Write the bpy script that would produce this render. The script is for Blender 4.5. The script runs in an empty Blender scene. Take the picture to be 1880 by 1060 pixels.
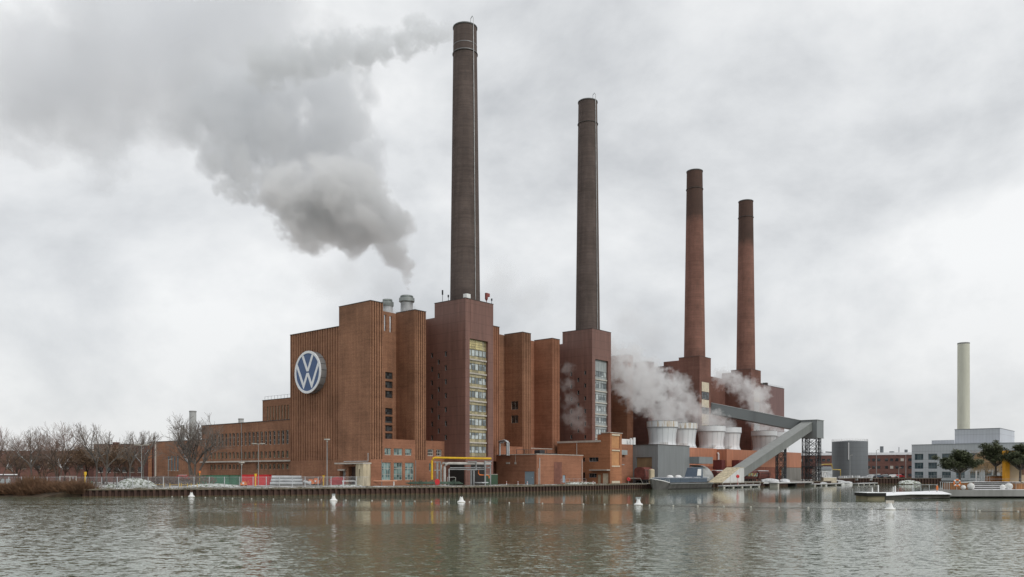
import bpy, math, random
from mathutils import Vector, Matrix
sc = bpy.context.scene
COL = sc.collection
rad = math.radians

# ---------------- camera ----------------
FOC, HOR, CAMZ = 1520.0, 870.0, 4.5
TH = math.atan(1270 / FOC)                      # the plant's long axis (world X) runs off to the right of the view
FX, FY = math.cos(TH), math.sin(TH)
RX, RY = math.sin(TH), -math.cos(TH)
cam = bpy.data.cameras.new('camera'); co = bpy.data.objects.new('camera', cam); COL.objects.link(co)
co.location = (0, 0, CAMZ); co.rotation_euler = (rad(90), 0, TH - rad(90))
cam.sensor_width = 36; cam.lens = 36 * FOC / 1880; cam.shift_y = (HOR - 530) / 1880
cam.clip_start = 0.5; cam.clip_end = 9000
sc.camera = co

# ---------------- world: overcast sky ----------------
W = bpy.data.worlds.new('World'); sc.world = W; W.use_nodes = True
wn = W.node_tree; wn.nodes.clear()
def N(nt, t, **kw):
    n = nt.nodes.new(t)
    for k, v in kw.items():
        if k.startswith('_'): setattr(n, k[1:], v)
    return n
SUN_EL, SUN_AZ = 36.0, -94.0      # degrees; azimuth in the XY plane (from +X, ccw) of the direction TO the sun
wo = N(wn, 'ShaderNodeOutputWorld'); wb = N(wn, 'ShaderNodeBackground')
sky = N(wn, 'ShaderNodeTexSky', _sky_type='NISHITA', _sun_disc=False, _sun_elevation=rad(SUN_EL), _sun_rotation=rad(90 - SUN_AZ))
tc = N(wn, 'ShaderNodeTexCoord'); mp = N(wn, 'ShaderNodeMapping'); mp.inputs['Scale'].default_value = (1.0, 1.0, 1.5)
mp.inputs['Location'].default_value = (0.35, 0.2, 0.1)
wn.links.new(tc.outputs['Generated'], mp.inputs['Vector'])
n1 = N(wn, 'ShaderNodeTexNoise'); n1.inputs['Scale'].default_value = 2.6; n1.inputs['Detail'].default_value = 9; n1.inputs['Roughness'].default_value = 0.56; n1.inputs['Distortion'].default_value = 0.15
wn.links.new(mp.outputs[0], n1.inputs['Vector'])
rp = N(wn, 'ShaderNodeValToRGB'); wn.links.new(n1.outputs['Fac'], rp.inputs['Fac'])
e = rp.color_ramp.elements
e[0].position = 0.34; e[0].color = (5.3, 5.5, 5.75, 1)
e[1].position = 0.62; e[1].color = (9.5, 9.6, 9.65, 1)
m_ = rp.color_ramp.elements.new(0.49); m_.color = (7.7, 7.88, 8.05, 1)
mx = N(wn, 'ShaderNodeMixRGB'); mx.inputs[0].default_value = 0.96
sz = N(wn, 'ShaderNodeSeparateXYZ'); wn.links.new(tc.outputs['Generated'], sz.inputs[0])
hz_ = N(wn, 'ShaderNodeMapRange'); wn.links.new(sz.outputs[2], hz_.inputs[0]); hz_.inputs[1].default_value = 0.0; hz_.inputs[2].default_value = 0.22; hz_.inputs[3].default_value = 0.84; hz_.inputs[4].default_value = 1.0
cm = N(wn, 'ShaderNodeVectorMath', _operation='SCALE'); wn.links.new(rp.outputs[0], cm.inputs[0]); wn.links.new(hz_.outputs[0], cm.inputs['Scale'])
wn.links.new(sky.outputs[0], mx.inputs[1]); wn.links.new(cm.outputs[0], mx.inputs[2])
wn.links.new(mx.outputs[0], wb.inputs['Color']); wb.inputs['Strength'].default_value = 0.1
wn.links.new(wb.outputs[0], wo.inputs['Surface'])

# ---------------- sun: soft, behind cloud ----------------
sl = bpy.data.lights.new('sun', 'SUN'); sl.energy = 1.35; sl.angle = rad(22); sl.color = (1.0, 0.965, 0.92)
so = bpy.data.objects.new('sun', sl); COL.objects.link(so)
sd = Vector((math.cos(rad(SUN_EL)) * math.cos(rad(SUN_AZ)), math.cos(rad(SUN_EL)) * math.sin(rad(SUN_AZ)), math.sin(rad(SUN_EL))))
so.rotation_euler = sd.to_track_quat('Z', 'Y').to_euler(); so.location = (0, 0, 200)

vs = sc.view_settings; vs.view_transform = 'Standard'; vs.look = 'None'; vs.exposure = 0; vs.gamma = 1; vs.use_curve_mapping = False
cy = sc.cycles
cy.use_denoising = True; cy.max_bounces = 10; cy.diffuse_bounces = 3; cy.glossy_bounces = 3; cy.transparent_max_bounces = 24
cy.volume_bounces = 5; cy.volume_max_steps = 256; cy.volume_step_rate = 1.0
cy.caustics_reflective = False; cy.caustics_refractive = False

# ---------------- helpers ----------------
def P(px, D, py=None, z=None):
    """world point seen at photo pixel (px, py) at depth D; z overrides the height"""
    t = (px - 940) / FOC
    zz = z if z is not None else CAMZ + (HOR - py) / FOC * D
    return (D * (FX + t * RX), D * (FY + t * RY), zz)
def V(r, D, z):                       # view-aligned ground frame (the terrace stands square to the camera)
    return (D * FX + r * RX, D * FY + r * RY, z)
ORG = {}
def tag(o, label=None, cat=None, group=None, kind=None):
    if label: o['label'] = label
    if cat: o['category'] = cat
    if group: o['group'] = group
    if kind: o['kind'] = kind
    return o
def thing(name, loc, label, cat, group=None):
    o = bpy.data.objects.new(name, None); COL.objects.link(o); o.location = loc; o.empty_display_size = 0.5
    ORG[o.name] = Vector(loc)
    return tag(o, label, cat, group)
def children(o): return list(o.children)
def dup(o, loc=None, rotz=None, scale=None, label=None, parent=None):
    c = o.copy(); COL.objects.link(c); c.parent = parent
    if loc is not None: c.location = loc
    if rotz is not None: c.rotation_euler = (0, 0, rotz)
    if scale is not None: c.scale = (scale,) * 3 if not hasattr(scale, '__len__') else scale
    if label: c['label'] = label
    for ch in children(o): dup(ch, parent=c)
    return c
class MB:
    def __init__(s, fr=None): s.v = []; s.f = []; s.fr = fr
    def add(s, vs_, fs):
        n = len(s.v)
        if s.fr: vs_ = [s.fr(*p) for p in vs_]
        s.v.extend(tuple(p) for p in vs_); s.f.extend(tuple(i + n for i in f) for f in fs)
        return s
    def box(s, x0, y0, z0, x1, y1, z1, skip=''):
        F = {'B': (0, 3, 2, 1), 'T': (4, 5, 6, 7), 'S': (0, 1, 5, 4), 'E': (1, 2, 6, 5), 'N': (2, 3, 7, 6), 'W': (3, 0, 4, 7)}
        return s.add([(x0, y0, z0), (x1, y0, z0), (x1, y1, z0), (x0, y1, z0), (x0, y0, z1), (x1, y0, z1), (x1, y1, z1), (x0, y1, z1)],
                     [F[k] for k in 'BTSENW' if k not in skip])
    def prism(s, pts, z0, z1):
        n = len(pts)
        return s.add([(x, y, z0) for x, y in pts] + [(x, y, z1) for x, y in pts],
                     [tuple(range(n))[::-1], tuple(range(n, 2 * n))] + [(i, (i + 1) % n, n + (i + 1) % n, n + i) for i in range(n)])
    def hexa(s, lo, hi):                 # 4 lower and 4 upper points
        return s.add(list(lo) + list(hi), [(3, 2, 1, 0), (4, 5, 6, 7), (0, 1, 5, 4), (1, 2, 6, 5), (2, 3, 7, 6), (3, 0, 4, 7)])
    def face(s, pts): return s.add(pts, [tuple(range(len(pts)))])
    def beam(s, p, q, w, h=None):
        h = h or w; p = Vector(p); q = Vector(q); d = (q - p).normalized()
        up = Vector((0, 0, 1)) if abs(d.z) < 0.95 else Vector((1, 0, 0))
        a = d.cross(up).normalized() * (w / 2); b = a.cross(d).normalized() * (h / 2)
        return s.hexa([p - a - b, p + a - b, q + a - b, q - a - b], [p - a + b, p + a + b, q + a + b, q - a + b])
    def tube(s, pts, r, n=8, caps=True):
        pts = [Vector(p) for p in pts]; k = len(pts); rs = r if hasattr(r, '__len__') else [r] * k
        vs_, fs = [], []
        for i, p in enumerate(pts):
            d = (pts[min(i + 1, k - 1)] - pts[max(i - 1, 0)]).normalized()
            up = Vector((0, 0, 1)) if abs(d.z) < 0.9 else Vector((1, 0, 0))
            a = d.cross(up).normalized(); b = d.cross(a).normalized()
            for j in range(n):
                t = 2 * math.pi * j / n; vs_.append(p + (a * math.cos(t) + b * math.sin(t)) * rs[i])
        for i in range(k - 1):
            for j in range(n): fs.append((i * n + j, i * n + (j + 1) % n, (i + 1) * n + (j + 1) % n, (i + 1) * n + j))
        if caps: fs += [tuple(range(n)), tuple(range((k - 1) * n, k * n))[::-1]]
        return s.add(vs_, fs)
    def lathe(s, cx, cy, prof, n=32, cap=True):
        vs_ = [(cx + r * math.cos(2 * math.pi * j / n), cy + r * math.sin(2 * math.pi * j / n), z) for r, z in prof for j in range(n)]
        k = len(prof); fs = [(i * n + j, i * n + (j + 1) % n, (i + 1) * n + (j + 1) % n, (i + 1) * n + j) for i in range(k - 1) for j in range(n)]
        if cap: fs += [tuple(range(n))[::-1], tuple(range((k - 1) * n, k * n))]
        return s.add(vs_, fs)
    def ball(s, c, r, nu=12, nv=8, sq=1.0):
        vs_ = [(c[0] + r * math.sin(math.pi * (i + .5) / nv) * math.cos(2 * math.pi * j / nu), c[1] + r * math.sin(math.pi * (i + .5) / nv) * math.sin(2 * math.pi * j / nu),
                c[2] + sq * r * math.cos(math.pi * (i + .5) / nv)) for i in range(nv) for j in range(nu)]
        fs = [(i * nu + j, (i + 1) * nu + j, (i + 1) * nu + (j + 1) % nu, i * nu + (j + 1) % nu) for i in range(nv - 1) for j in range(nu)]
        return s.add(vs_, fs + [tuple(range(nu)), tuple(range((nv - 1) * nu, nv * nu))[::-1]])
    def wall(s, ax, c, u0, u1, z0, z1, holes=(), dep=0.3):
        """facade in plane x=c (ax 'W', facing -X) or y=c (ax 'S', facing -Y) with real recessed openings (a, b, za, zb)"""
        us = sorted({u0, u1, *[h[0] for h in holes], *[h[1] for h in holes]}); zs = sorted({z0, z1, *[h[2] for h in holes], *[h[3] for h in holes]})
        pt = (lambda u, z, d=0: (c + d, u, z)) if ax == 'W' else (lambda u, z, d=0: (u, c + d, z))
        for a, b in zip(us, us[1:]):
            if a < u0 - 1e-6 or b > u1 + 1e-6: continue
            run = None
            for za, zb in zip(zs, zs[1:]):
                um, zm = (a + b) / 2, (za + zb) / 2
                hole = any(h[0] < um < h[1] and h[2] < zm < h[3] for h in holes)
                if hole:
                    if run: s.face([pt(a, run[0]), pt(b, run[0]), pt(b, run[1]), pt(a, run[1])]); run = None
                else: run = (run[0], zb) if run else (za, zb)
            if run: s.face([pt(a, run[0]), pt(b, run[0]), pt(b, run[1]), pt(a, run[1])])
        for a, b, za, zb in holes:
            for p, q in (((a, za), (b, za)), ((b, za), (b, zb)), ((b, zb), (a, zb)), ((a, zb), (a, za))):
                s.face([pt(*p), pt(*q), pt(*q, dep), pt(*p, dep)])
        return s
    def fluted(s, ax, c, u0, u1, z0, z1, n, gw=0.32, dep=0.4):
        """ribbed brick face: n sunk grooves"""
        pt = (lambda u, d, z: (c + d, u, z)) if ax == 'W' else (lambda u, d, z: (u, c + d, z))
        w = (u1 - u0) / n; prof = [(u0, 0)]
        for i in range(n):
            a = u0 + w * (i + .5 - gw / 2); b = a + w * gw; prof += [(a, 0), (a, dep), (b, dep), (b, 0)]
        prof.append((u1, 0))
        for (ua, da), (ub, db) in zip(prof, prof[1:]): s.face([pt(ua, da, z0), pt(ub, db, z0), pt(ub, db, z1), pt(ua, da, z1)])
        for i in range(n):
            a = u0 + w * (i + .5 - gw / 2); b = a + w * gw
            for z in (z0, z1): s.face([pt(a, 0, z), pt(b, 0, z), pt(b, dep, z), pt(a, dep, z)])
        return s
    def build(s, name, mat, parent=None, smooth=False, label=None, cat=None, group=None, kind=None, origin=None):
        if parent is not None: o3 = ORG[parent.name]
        elif origin is not None: o3 = Vector(origin)
        else:
            xs = [p[0] for p in s.v]; ys = [p[1] for p in s.v]; zs = [p[2] for p in s.v]
            o3 = Vector(((min(xs) + max(xs)) / 2, (min(ys) + max(ys)) / 2, min(zs)))
        me = bpy.data.meshes.new(name); me.from_pydata([(p[0] - o3.x, p[1] - o3.y, p[2] - o3.z) for p in s.v], [], s.f)
        me.materials.append(mat)
        if smooth: me.polygons.foreach_set('use_smooth', [True] * len(me.polygons))
        me.update(); o = bpy.data.objects.new(name, me); COL.objects.link(o)
        if parent is not None: o.parent = parent
        else: o.location = o3
        ORG[o.name] = o3
        if smooth:
            me.set_sharp_from_angle(angle=rad(40))
        return tag(o, label, cat, group, kind)

# ---------------- materials ----------------
def newmat(name):
    m = bpy.data.materials.new(name); m.use_nodes = True; nt = m.node_tree
    b = nt.nodes['Principled BSDF']; return m, nt, b
def posn(nt, sx=1, sy=1, sz=1):
    g = N(nt, 'ShaderNodeNewGeometry'); v = N(nt, 'ShaderNodeVectorMath', _operation='MULTIPLY'); v.inputs[1].default_value = (sx, sy, sz)
    nt.links.new(g.outputs['Position'], v.inputs[0]); return v.outputs[0]
def noise(nt, vec, scale, detail=4, rough=0.55):
    n = N(nt, 'ShaderNodeTexNoise'); n.inputs['Scale'].default_value = scale; n.inputs['Detail'].default_value = detail; n.inputs['Roughness'].default_value = rough
    nt.links.new(vec, n.inputs['Vector']); return n.outputs['Fac']
def ramp(nt, fac, stops):
    r = N(nt, 'ShaderNodeValToRGB'); nt.links.new(fac, r.inputs['Fac']); el = r.color_ramp.elements
    while len(el) < len(stops): el.new(0.5)
    for q, (p, c) in zip(el, stops): q.position = p; q.color = (*c, 1) if hasattr(c, '__len__') else (c, c, c, 1)
    return r.outputs['Color']
def mixc(nt, fac, a, b, mode='MIX'):
    m = N(nt, 'ShaderNodeMixRGB', _blend_type=mode)
    for i, x in ((0, fac), (1, a), (2, b)):
        if hasattr(x, 'is_linked') or hasattr(x, 'links'): nt.links.new(x, m.inputs[i])
        else: m.inputs[i].default_value = x if i == 0 else ((*x, 1) if len(x) == 3 else x)
    return m.outputs[0]
def mth(nt, op, a, b=0.0, c=None):
    m = N(nt, 'ShaderNodeMath', _operation=op)
    for i, x in enumerate((a, b) + ((c,) if c is not None else ())):
        if hasattr(x, 'links'): nt.links.new(x, m.inputs[i])
        else: m.inputs[i].default_value = x
    return m.outputs[0]
def plain(name, col, rough=0.7, metal=0.0, var=0.25, scale=0.6, bump=0.0, bscale=8, streak=False):
    m, nt, b = newmat(name)
    p = posn(nt, 1, 1, 0.18 if streak else 1)
    f = noise(nt, p, scale, 6)
    lo = tuple(c * (1 - var) for c in col); hi = tuple(min(1, c * (1 + var)) for c in col)
    nt.links.new(ramp(nt, f, [(0.3, lo), (0.7, hi)]), b.inputs['Base Color'])
    b.inputs['Roughness'].default_value = rough; b.inputs['Metallic'].default_value = metal
    if bump:
        bn = N(nt, 'ShaderNodeBump'); bn.inputs['Strength'].default_value = bump; bn.inputs['Distance'].default_value = 0.1
        nt.links.new(noise(nt, posn(nt), bscale, 5), bn.inputs['Height']); nt.links.new(bn.outputs[0], b.inputs['Normal'])
    return m
def uvz(nt):
    """(x+y, z) coordinate that runs along either facade direction"""
    g = N(nt, 'ShaderNodeNewGeometry'); s = N(nt, 'ShaderNodeSeparateXYZ'); nt.links.new(g.outputs['Position'], s.inputs[0])
    u = mth(nt, 'ADD', s.outputs[0], s.outputs[1]); c = N(nt, 'ShaderNodeCombineXYZ'); nt.links.new(u, c.inputs[0]); nt.links.new(s.outputs[2], c.inputs[1])
    return c.outputs[0], u, s.outputs[2]
def brickm(name, ca, cb, mortar, soot=0.35, soot_top=None):
    m, nt, b = newmat(name)
    uv, u, z = uvz(nt)
    bt = N(nt, 'ShaderNodeTexBrick'); nt.links.new(uv, bt.inputs['Vector'])
    bt.inputs['Color1'].default_value = (*ca, 1); bt.inputs['Color2'].default_value = (*cb, 1); bt.inputs['Mortar'].default_value = (*mortar, 1)
    bt.inputs['Scale'].default_value = 1.0; bt.inputs['Brick Width'].default_value = 0.36; bt.inputs['Row Height'].default_value = 0.16
    bt.inputs['Mortar Size'].default_value = 0.012; bt.inputs['Bias'].default_value = 0.0
    col = bt.outputs['Color']
    # courses fired to different tones, big faded patches, rain streaks
    st = N(nt, 'ShaderNodeVectorMath', _operation='MULTIPLY'); st.inputs[1].default_value = (0.10, 1.8, 1); nt.links.new(uv, st.inputs[0])
    col = mixc(nt, 0.9, col, ramp(nt, noise(nt, st.outputs[0], 1.0, 6, 0.7), [(0.3, 0.80), (0.5, 1.0), (0.75, 1.18)]), 'MULTIPLY')
    col = mixc(nt, 0.8, col, ramp(nt, noise(nt, posn(nt), 0.12, 8, 0.68), [(0.36, 0.72), (0.5, 0.98), (0.64, 1.16)]), 'MULTIPLY')
    vs2 = N(nt, 'ShaderNodeVectorMath', _operation='MULTIPLY'); vs2.inputs[1].default_value = (1.3, 0.05, 1); nt.links.new(uv, vs2.inputs[0])
    col = mixc(nt, soot, col, ramp(nt, noise(nt, vs2.outputs[0], 1.0, 5, 0.6), [(0.35, 0.62), (0.62, 1.08)]), 'MULTIPLY')
    if soot_top:
        za, zb, amt = soot_top
        w = mth(nt, 'ADD', z, mth(nt, 'MULTIPLY', noise(nt, vs2.outputs[0], 1.0, 5), 7.0))
        mr = N(nt, 'ShaderNodeMapRange'); nt.links.new(w, mr.inputs[0]); mr.inputs[1].default_value = za; mr.inputs[2].default_value = zb
        col = mixc(nt, mth(nt, 'MULTIPLY', mr.outputs[0], amt), col, (0.05, 0.038, 0.032))
    nt.links.new(col, b.inputs['Base Color']); b.inputs['Roughness'].default_value = 0.88
    b.inputs['Specular IOR Level'].default_value = 0.25
    return m
def clad(name, col, step=0.5, zstep=None, var=0.18, seam=0.7, rough=0.55, metal=0.0, rust=None):
    """profiled sheet: fine vertical ribs, horizontal joints"""
    m, nt, b = newmat(name); uv, u, z = uvz(nt)
    f = mth(nt, 'FRACT', mth(nt, 'DIVIDE', u, step)); r1 = ramp(nt, f, [(0.0, seam), (0.12, 1.0), (0.85, 1.0), (1.0, seam)])
    st = N(nt, 'ShaderNodeVectorMath', _operation='MULTIPLY'); st.inputs[1].default_value = (0.9, 0.09, 1); nt.links.new(uv, st.inputs[0])
    c = mixc(nt, 1.0, ramp(nt, noise(nt, st.outputs[0], 1.0, 5), [(0.3, tuple(x * (1 - var) for x in col)), (0.7, tuple(x * (1 + var) for x in col))]), r1, 'MULTIPLY')
    wn_ = N(nt, 'ShaderNodeTexWhiteNoise', _noise_dimensions='1D'); nt.links.new(mth(nt, 'FLOOR', mth(nt, 'DIVIDE', u, step * 5)), wn_.inputs['W'])
    c = mixc(nt, 0.5, c, ramp(nt, wn_.outputs['Value'], [(0, 0.86), (1, 1.12)]), 'MULTIPLY')
    if zstep:
        g = mth(nt, 'FRACT', mth(nt, 'DIVIDE', z, zstep)); c = mixc(nt, 1.0, c, ramp(nt, g, [(0.0, 0.55), (0.045, 1.0), (0.99, 1.0), (1.0, 0.55)]), 'MULTIPLY')
    if rust:
        c = mixc(nt, ramp(nt, noise(nt, st.outputs[0], 1.7, 6, 0.7), [(0.55, 0.0), (0.75, 0.8)]), c, rust)
    nt.links.new(c, b.inputs['Base Color']); b.inputs['Roughness'].default_value = rough; b.inputs['Metallic'].default_value = metal
    return m
def glassm(name, dark, light, cell=1.2, pos=0.5):
    m, nt, b = newmat(name); uv, u, z = uvz(nt)
    st = N(nt, 'ShaderNodeVectorMath', _operation='SCALE'); st.inputs['Scale'].default_value = 1 / cell; nt.links.new(uv, st.inputs[0])
    fl = N(nt, 'ShaderNodeVectorMath', _operation='FLOOR'); nt.links.new(st.outputs[0], fl.inputs[0])
    w = N(nt, 'ShaderNodeTexWhiteNoise', _noise_dimensions='2D'); nt.links.new(fl.outputs[0], w.inputs['Vector'])
    c = ramp(nt, w.outputs['Value'], [(pos - 0.25, dark), (pos + 0.25, light)])
    c = mixc(nt, 0.6, c, ramp(nt, noise(nt, posn(nt), 1.5, 3), [(0.3, 0.6), (0.7, 1.4)]), 'MULTIPLY')
    nt.links.new(c, b.inputs['Base Color']); b.inputs['Roughness'].default_value = 0.12; b.inputs['Specular IOR Level'].default_value = 0.6
    return m

M = {}
M['brick'] = brickm('brick', (0.375, 0.190, 0.108), (0.285, 0.138, 0.085), (0.26, 0.155, 0.105), soot=0.5, soot_top=(43, 56, 0.35))
M['brick_red'] = brickm('brick_red', (0.375, 0.170, 0.10), (0.315, 0.142, 0.085), (0.26, 0.15, 0.10), soot=0.15)
M['brick_orange'] = brickm('brick_orange', (0.42, 0.185, 0.095), (0.36, 0.155, 0.08), (0.28, 0.15, 0.09), soot=0.1)
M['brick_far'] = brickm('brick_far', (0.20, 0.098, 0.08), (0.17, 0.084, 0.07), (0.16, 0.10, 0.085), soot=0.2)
M['stack_dark'] = brickm('stack_dark', (0.138, 0.104, 0.091), (0.112, 0.086, 0.077), (0.11, 0.09, 0.085), soot=0.5)
M['stack_red'] = brickm('stack_red', (0.27, 0.132, 0.100), (0.22, 0.11, 0.085), (0.17, 0.105, 0.085), soot=0.4, soot_top=(108.5, 112.5, 0.75))
M['tower_clad'] = clad('tower_clad', (0.195, 0.098, 0.077), 0.55, 2.5)
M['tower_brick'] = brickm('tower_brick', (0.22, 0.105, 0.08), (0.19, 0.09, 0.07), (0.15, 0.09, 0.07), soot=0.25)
M['block_clad'] = clad('block_clad', (0.175, 0.092, 0.084), 1.1, None)
M['orange_clad'] = clad('orange_clad', (0.45, 0.19, 0.11), 1.3, None, seam=0.8, rust=(0.3, 0.12, 0.07))
M['grey_clad'] = clad('grey_clad', (0.215, 0.23, 0.235), 0.6, None, seam=0.8, var=0.1)
M['conv_clad'] = clad('conv_clad', (0.20, 0.21, 0.20), 0.8, None, seam=0.85, var=0.08)
M['conv_roof'] = plain('conv_roof', (0.25, 0.26, 0.25), 0.6, var=0.1)
M['dark_steel'] = plain('dark_steel', (0.045, 0.05, 0.055), 0.6, 0.2)
M['steel'] = plain('steel', (0.36, 0.37, 0.37), 0.45, 0.4)
M['pale_steel'] = plain('pale_steel', (0.55, 0.53, 0.50), 0.5, 0.2, streak=True)
M['galv'] = plain('galv', (0.50, 0.52, 0.53), 0.5, 0.4)
M['yellow'] = plain('yellow', (0.75, 0.46, 0.02), 0.45, var=0.1)
M['amber'] = plain('amber', (0.78, 0.36, 0.02), 0.5, var=0.1)
M['dull_yellow'] = plain('dull_yellow', (0.50, 0.36, 0.08), 0.6, var=0.2)
M['orange'] = plain('orange', (0.72, 0.20, 0.05), 0.6, var=0.15)
M['red'] = plain('red', (0.60, 0.03, 0.035), 0.5, var=0.15)
M['green'] = plain('green', (0.035, 0.075, 0.04), 0.6, var=0.2)
M['green2'] = plain('green2', (0.06, 0.20, 0.12), 0.6, var=0.25)
M['teal'] = glassm('teal', (0.05, 0.09, 0.09), (0.20, 0.30, 0.29), 0.9, 0.5)
M['glass'] = glassm('glass', (0.012, 0.014, 0.016), (0.07, 0.08, 0.085), 0.8, 0.6)
M['glass_pale'] = glassm('glass_pale', (0.14, 0.165, 0.175), (0.50, 0.55, 0.55), 1.35, 0.5)
M['glass_green'] = glassm('glass_green', (0.05, 0.055, 0.04), (0.20, 0.21, 0.15), 1.1, 0.5)
M['glass_blue'] = glassm('glass_blue', (0.045, 0.075, 0.09), (0.10, 0.14, 0.155), 1.6, 0.5)
M['dark'] = plain('dark', (0.02, 0.018, 0.017), 0.9)
M['frame_pale'] = plain('frame_pale', (0.48, 0.46, 0.41), 0.6, var=0.15)
M['ochre'] = glassm('ochre', (0.25, 0.215, 0.12), (0.40, 0.345, 0.20), 1.3, 0.5)
M['ochre_bright'] = glassm('ochre_bright', (0.42, 0.35, 0.16), (0.58, 0.49, 0.23), 1.3, 0.5)
M['panel_grey'] = plain('panel_grey', (0.33, 0.36, 0.36), 0.5, var=0.15)
M['cream'] = plain('cream', (0.62, 0.55, 0.42), 0.8, var=0.18, scale=0.9)
M['cream_old'] = plain('cream_old', (0.50, 0.43, 0.30), 0.9, var=0.35, scale=1.2, streak=True)
M['white'] = plain('white', (0.78, 0.78, 0.77), 0.6, var=0.06)
M['snow'] = plain('snow', (0.86, 0.87, 0.89), 0.9, var=0.05)
M['coping'] = plain('coping', (0.50, 0.46, 0.41), 0.8, var=0.2)
M['coping_dark'] = plain('coping_dark', (0.075, 0.065, 0.06), 0.8, var=0.2)
M['concrete'] = plain('concrete', (0.27, 0.27, 0.26), 0.85, var=0.22, scale=0.5, bump=0.2, streak=True)
M['roof'] = plain('roof', (0.10, 0.10, 0.10), 0.9)
M['door_blue'] = plain('door_blue', (0.27, 0.36, 0.42), 0.5, var=0.08)
M['blue_hull'] = plain('blue_hull', (0.075, 0.105, 0.145), 0.5, var=0.15)
M['hull'] = plain('hull', (0.13, 0.125, 0.12), 0.7, var=0.4, scale=0.5, streak=True)
M['wagon'] = plain('wagon', (0.155, 0.045, 0.035), 0.7, var=0.35, scale=1.0)
M['wood'] = plain('wood', (0.30, 0.14, 0.055), 0.7, var=0.3, scale=1.5, streak=True)
M['bark'] = plain('bark', (0.105, 0.078, 0.062), 0.95, var=0.35, scale=2)
M['bark_grey'] = plain('bark_grey', (0.115, 0.10, 0.088), 0.95, var=0.35, scale=2)
M['twig'] = plain('twig', (0.19, 0.13, 0.105), 0.95, var=0.35, scale=0.5)
M['twig_grey'] = plain('twig_grey', (0.18, 0.155, 0.135), 0.95, var=0.3, scale=0.5)
def snowy(name, col, amt):
    m = plain(name, col, .95, var=.35, scale=1.5); nt = m.node_tree; b = nt.nodes['Principled BSDF']; src = b.inputs['Base Color'].links[0].from_socket
    g = N(nt, 'ShaderNodeNewGeometry'); s = N(nt, 'ShaderNodeSeparateXYZ'); nt.links.new(g.outputs['Normal'], s.inputs[0])
    f = mth(nt, 'ADD', s.outputs[2], mth(nt, 'MULTIPLY', mth(nt, 'SUBTRACT', noise(nt, posn(nt), 1.1, 3), .5), 1.6))
    nt.links.new(mixc(nt, ramp(nt, f, [(amt, 0.0), (amt + .12, .9)]), src, (.78, .8, .82)), b.inputs['Base Color']); return m
M['bark'] = snowy('bark', (0.105, 0.078, 0.062), .72); M['bark_grey'] = snowy('bark_grey', (0.12, 0.105, 0.092), .6)
M['brush'] = plain('brush', (0.165, 0.092, 0.052), 0.95, var=0.45, scale=0.6)
M['brown_leaf'] = plain('brown_leaf', (0.20, 0.13, 0.08), 0.95, var=0.5, scale=0.7)
M['pine_leaf'] = plain('pine_leaf', (0.10, 0.115, 0.06), 0.8, var=0.65, scale=2.4)
M['tan_twig'] = plain('tan_twig', (0.40, 0.27, 0.15), 0.95, var=0.25)
M['logo_blue'] = plain('logo_blue', (0.055, 0.11, 0.245), 0.45, var=0.05)
M['logo_white'] = plain('logo_white', (0.84, 0.86, 0.88), 0.45, var=0.02)
M['logo_rim'] = plain('logo_rim', (0.26, 0.265, 0.27), 0.45, 0.3, var=0.15)
M['far_grey'] = clad('far_grey', (0.50, 0.525, 0.56), 1.2, 3.6, var=0.04, seam=0.88)
M['far_pale'] = plain('far_pale', (0.42, 0.43, 0.42), 0.8, var=0.06)
M['stack_cream'] = plain('stack_cream', (0.56, 0.56, 0.47), 0.8, var=0.07, streak=True)
M['tank'] = clad('tank', (0.165, 0.18, 0.19), 2.0, 2.2, var=0.06, seam=0.9)
M['tarp'] = plain('tarp', (0.55, 0.56, 0.57), 0.8, var=0.35, scale=1.4)
# cooling tower shell: pale grey sheets with joints, rust-streaked rim
def ct_mat(name, rusty):
    m, nt, b = newmat(name)
    p = posn(nt, 1, 1, 0.12); c = ramp(nt, noise(nt, p, 0.7, 6), [(0.3, (0.64, 0.67, 0.69)), (0.7, (0.73, 0.75, 0.76))])
    if rusty: c = mixc(nt, ramp(nt, noise(nt, p, 1.3, 6, 0.7), [(0.48, 0.0), (0.62, 0.85)]), c, (0.42, 0.29, 0.14))
    nt.links.new(c, b.inputs['Base Color']); b.inputs['Roughness'].default_value = 0.55; return m
M['ct'] = ct_mat('ct', False); M['ct_rust'] = ct_mat('ct_rust', True)
# sheet piling: dark rust, tide mark
def pile_mat():
    m, nt, b = newmat('piling'); uv, u, z = uvz(nt)
    c = ramp(nt, noise(nt, posn(nt, 1, 1, 0.4), 1.2, 6, 0.65), [(0.3, (0.035, 0.020, 0.016)), (0.7, (0.095, 0.050, 0.036))])
    mr = N(nt, 'ShaderNodeMapRange'); nt.links.new(z, mr.inputs[0]); mr.inputs[1].default_value = 0.28; mr.inputs[2].default_value = 0.12
    c = mixc(nt, mr.outputs[0], c, (0.10, 0.065, 0.035))
    nt.links.new(c, b.inputs['Base Color']); b.inputs['Roughness'].default_value = 0.85; return m
M['piling'] = pile_mat()
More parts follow.
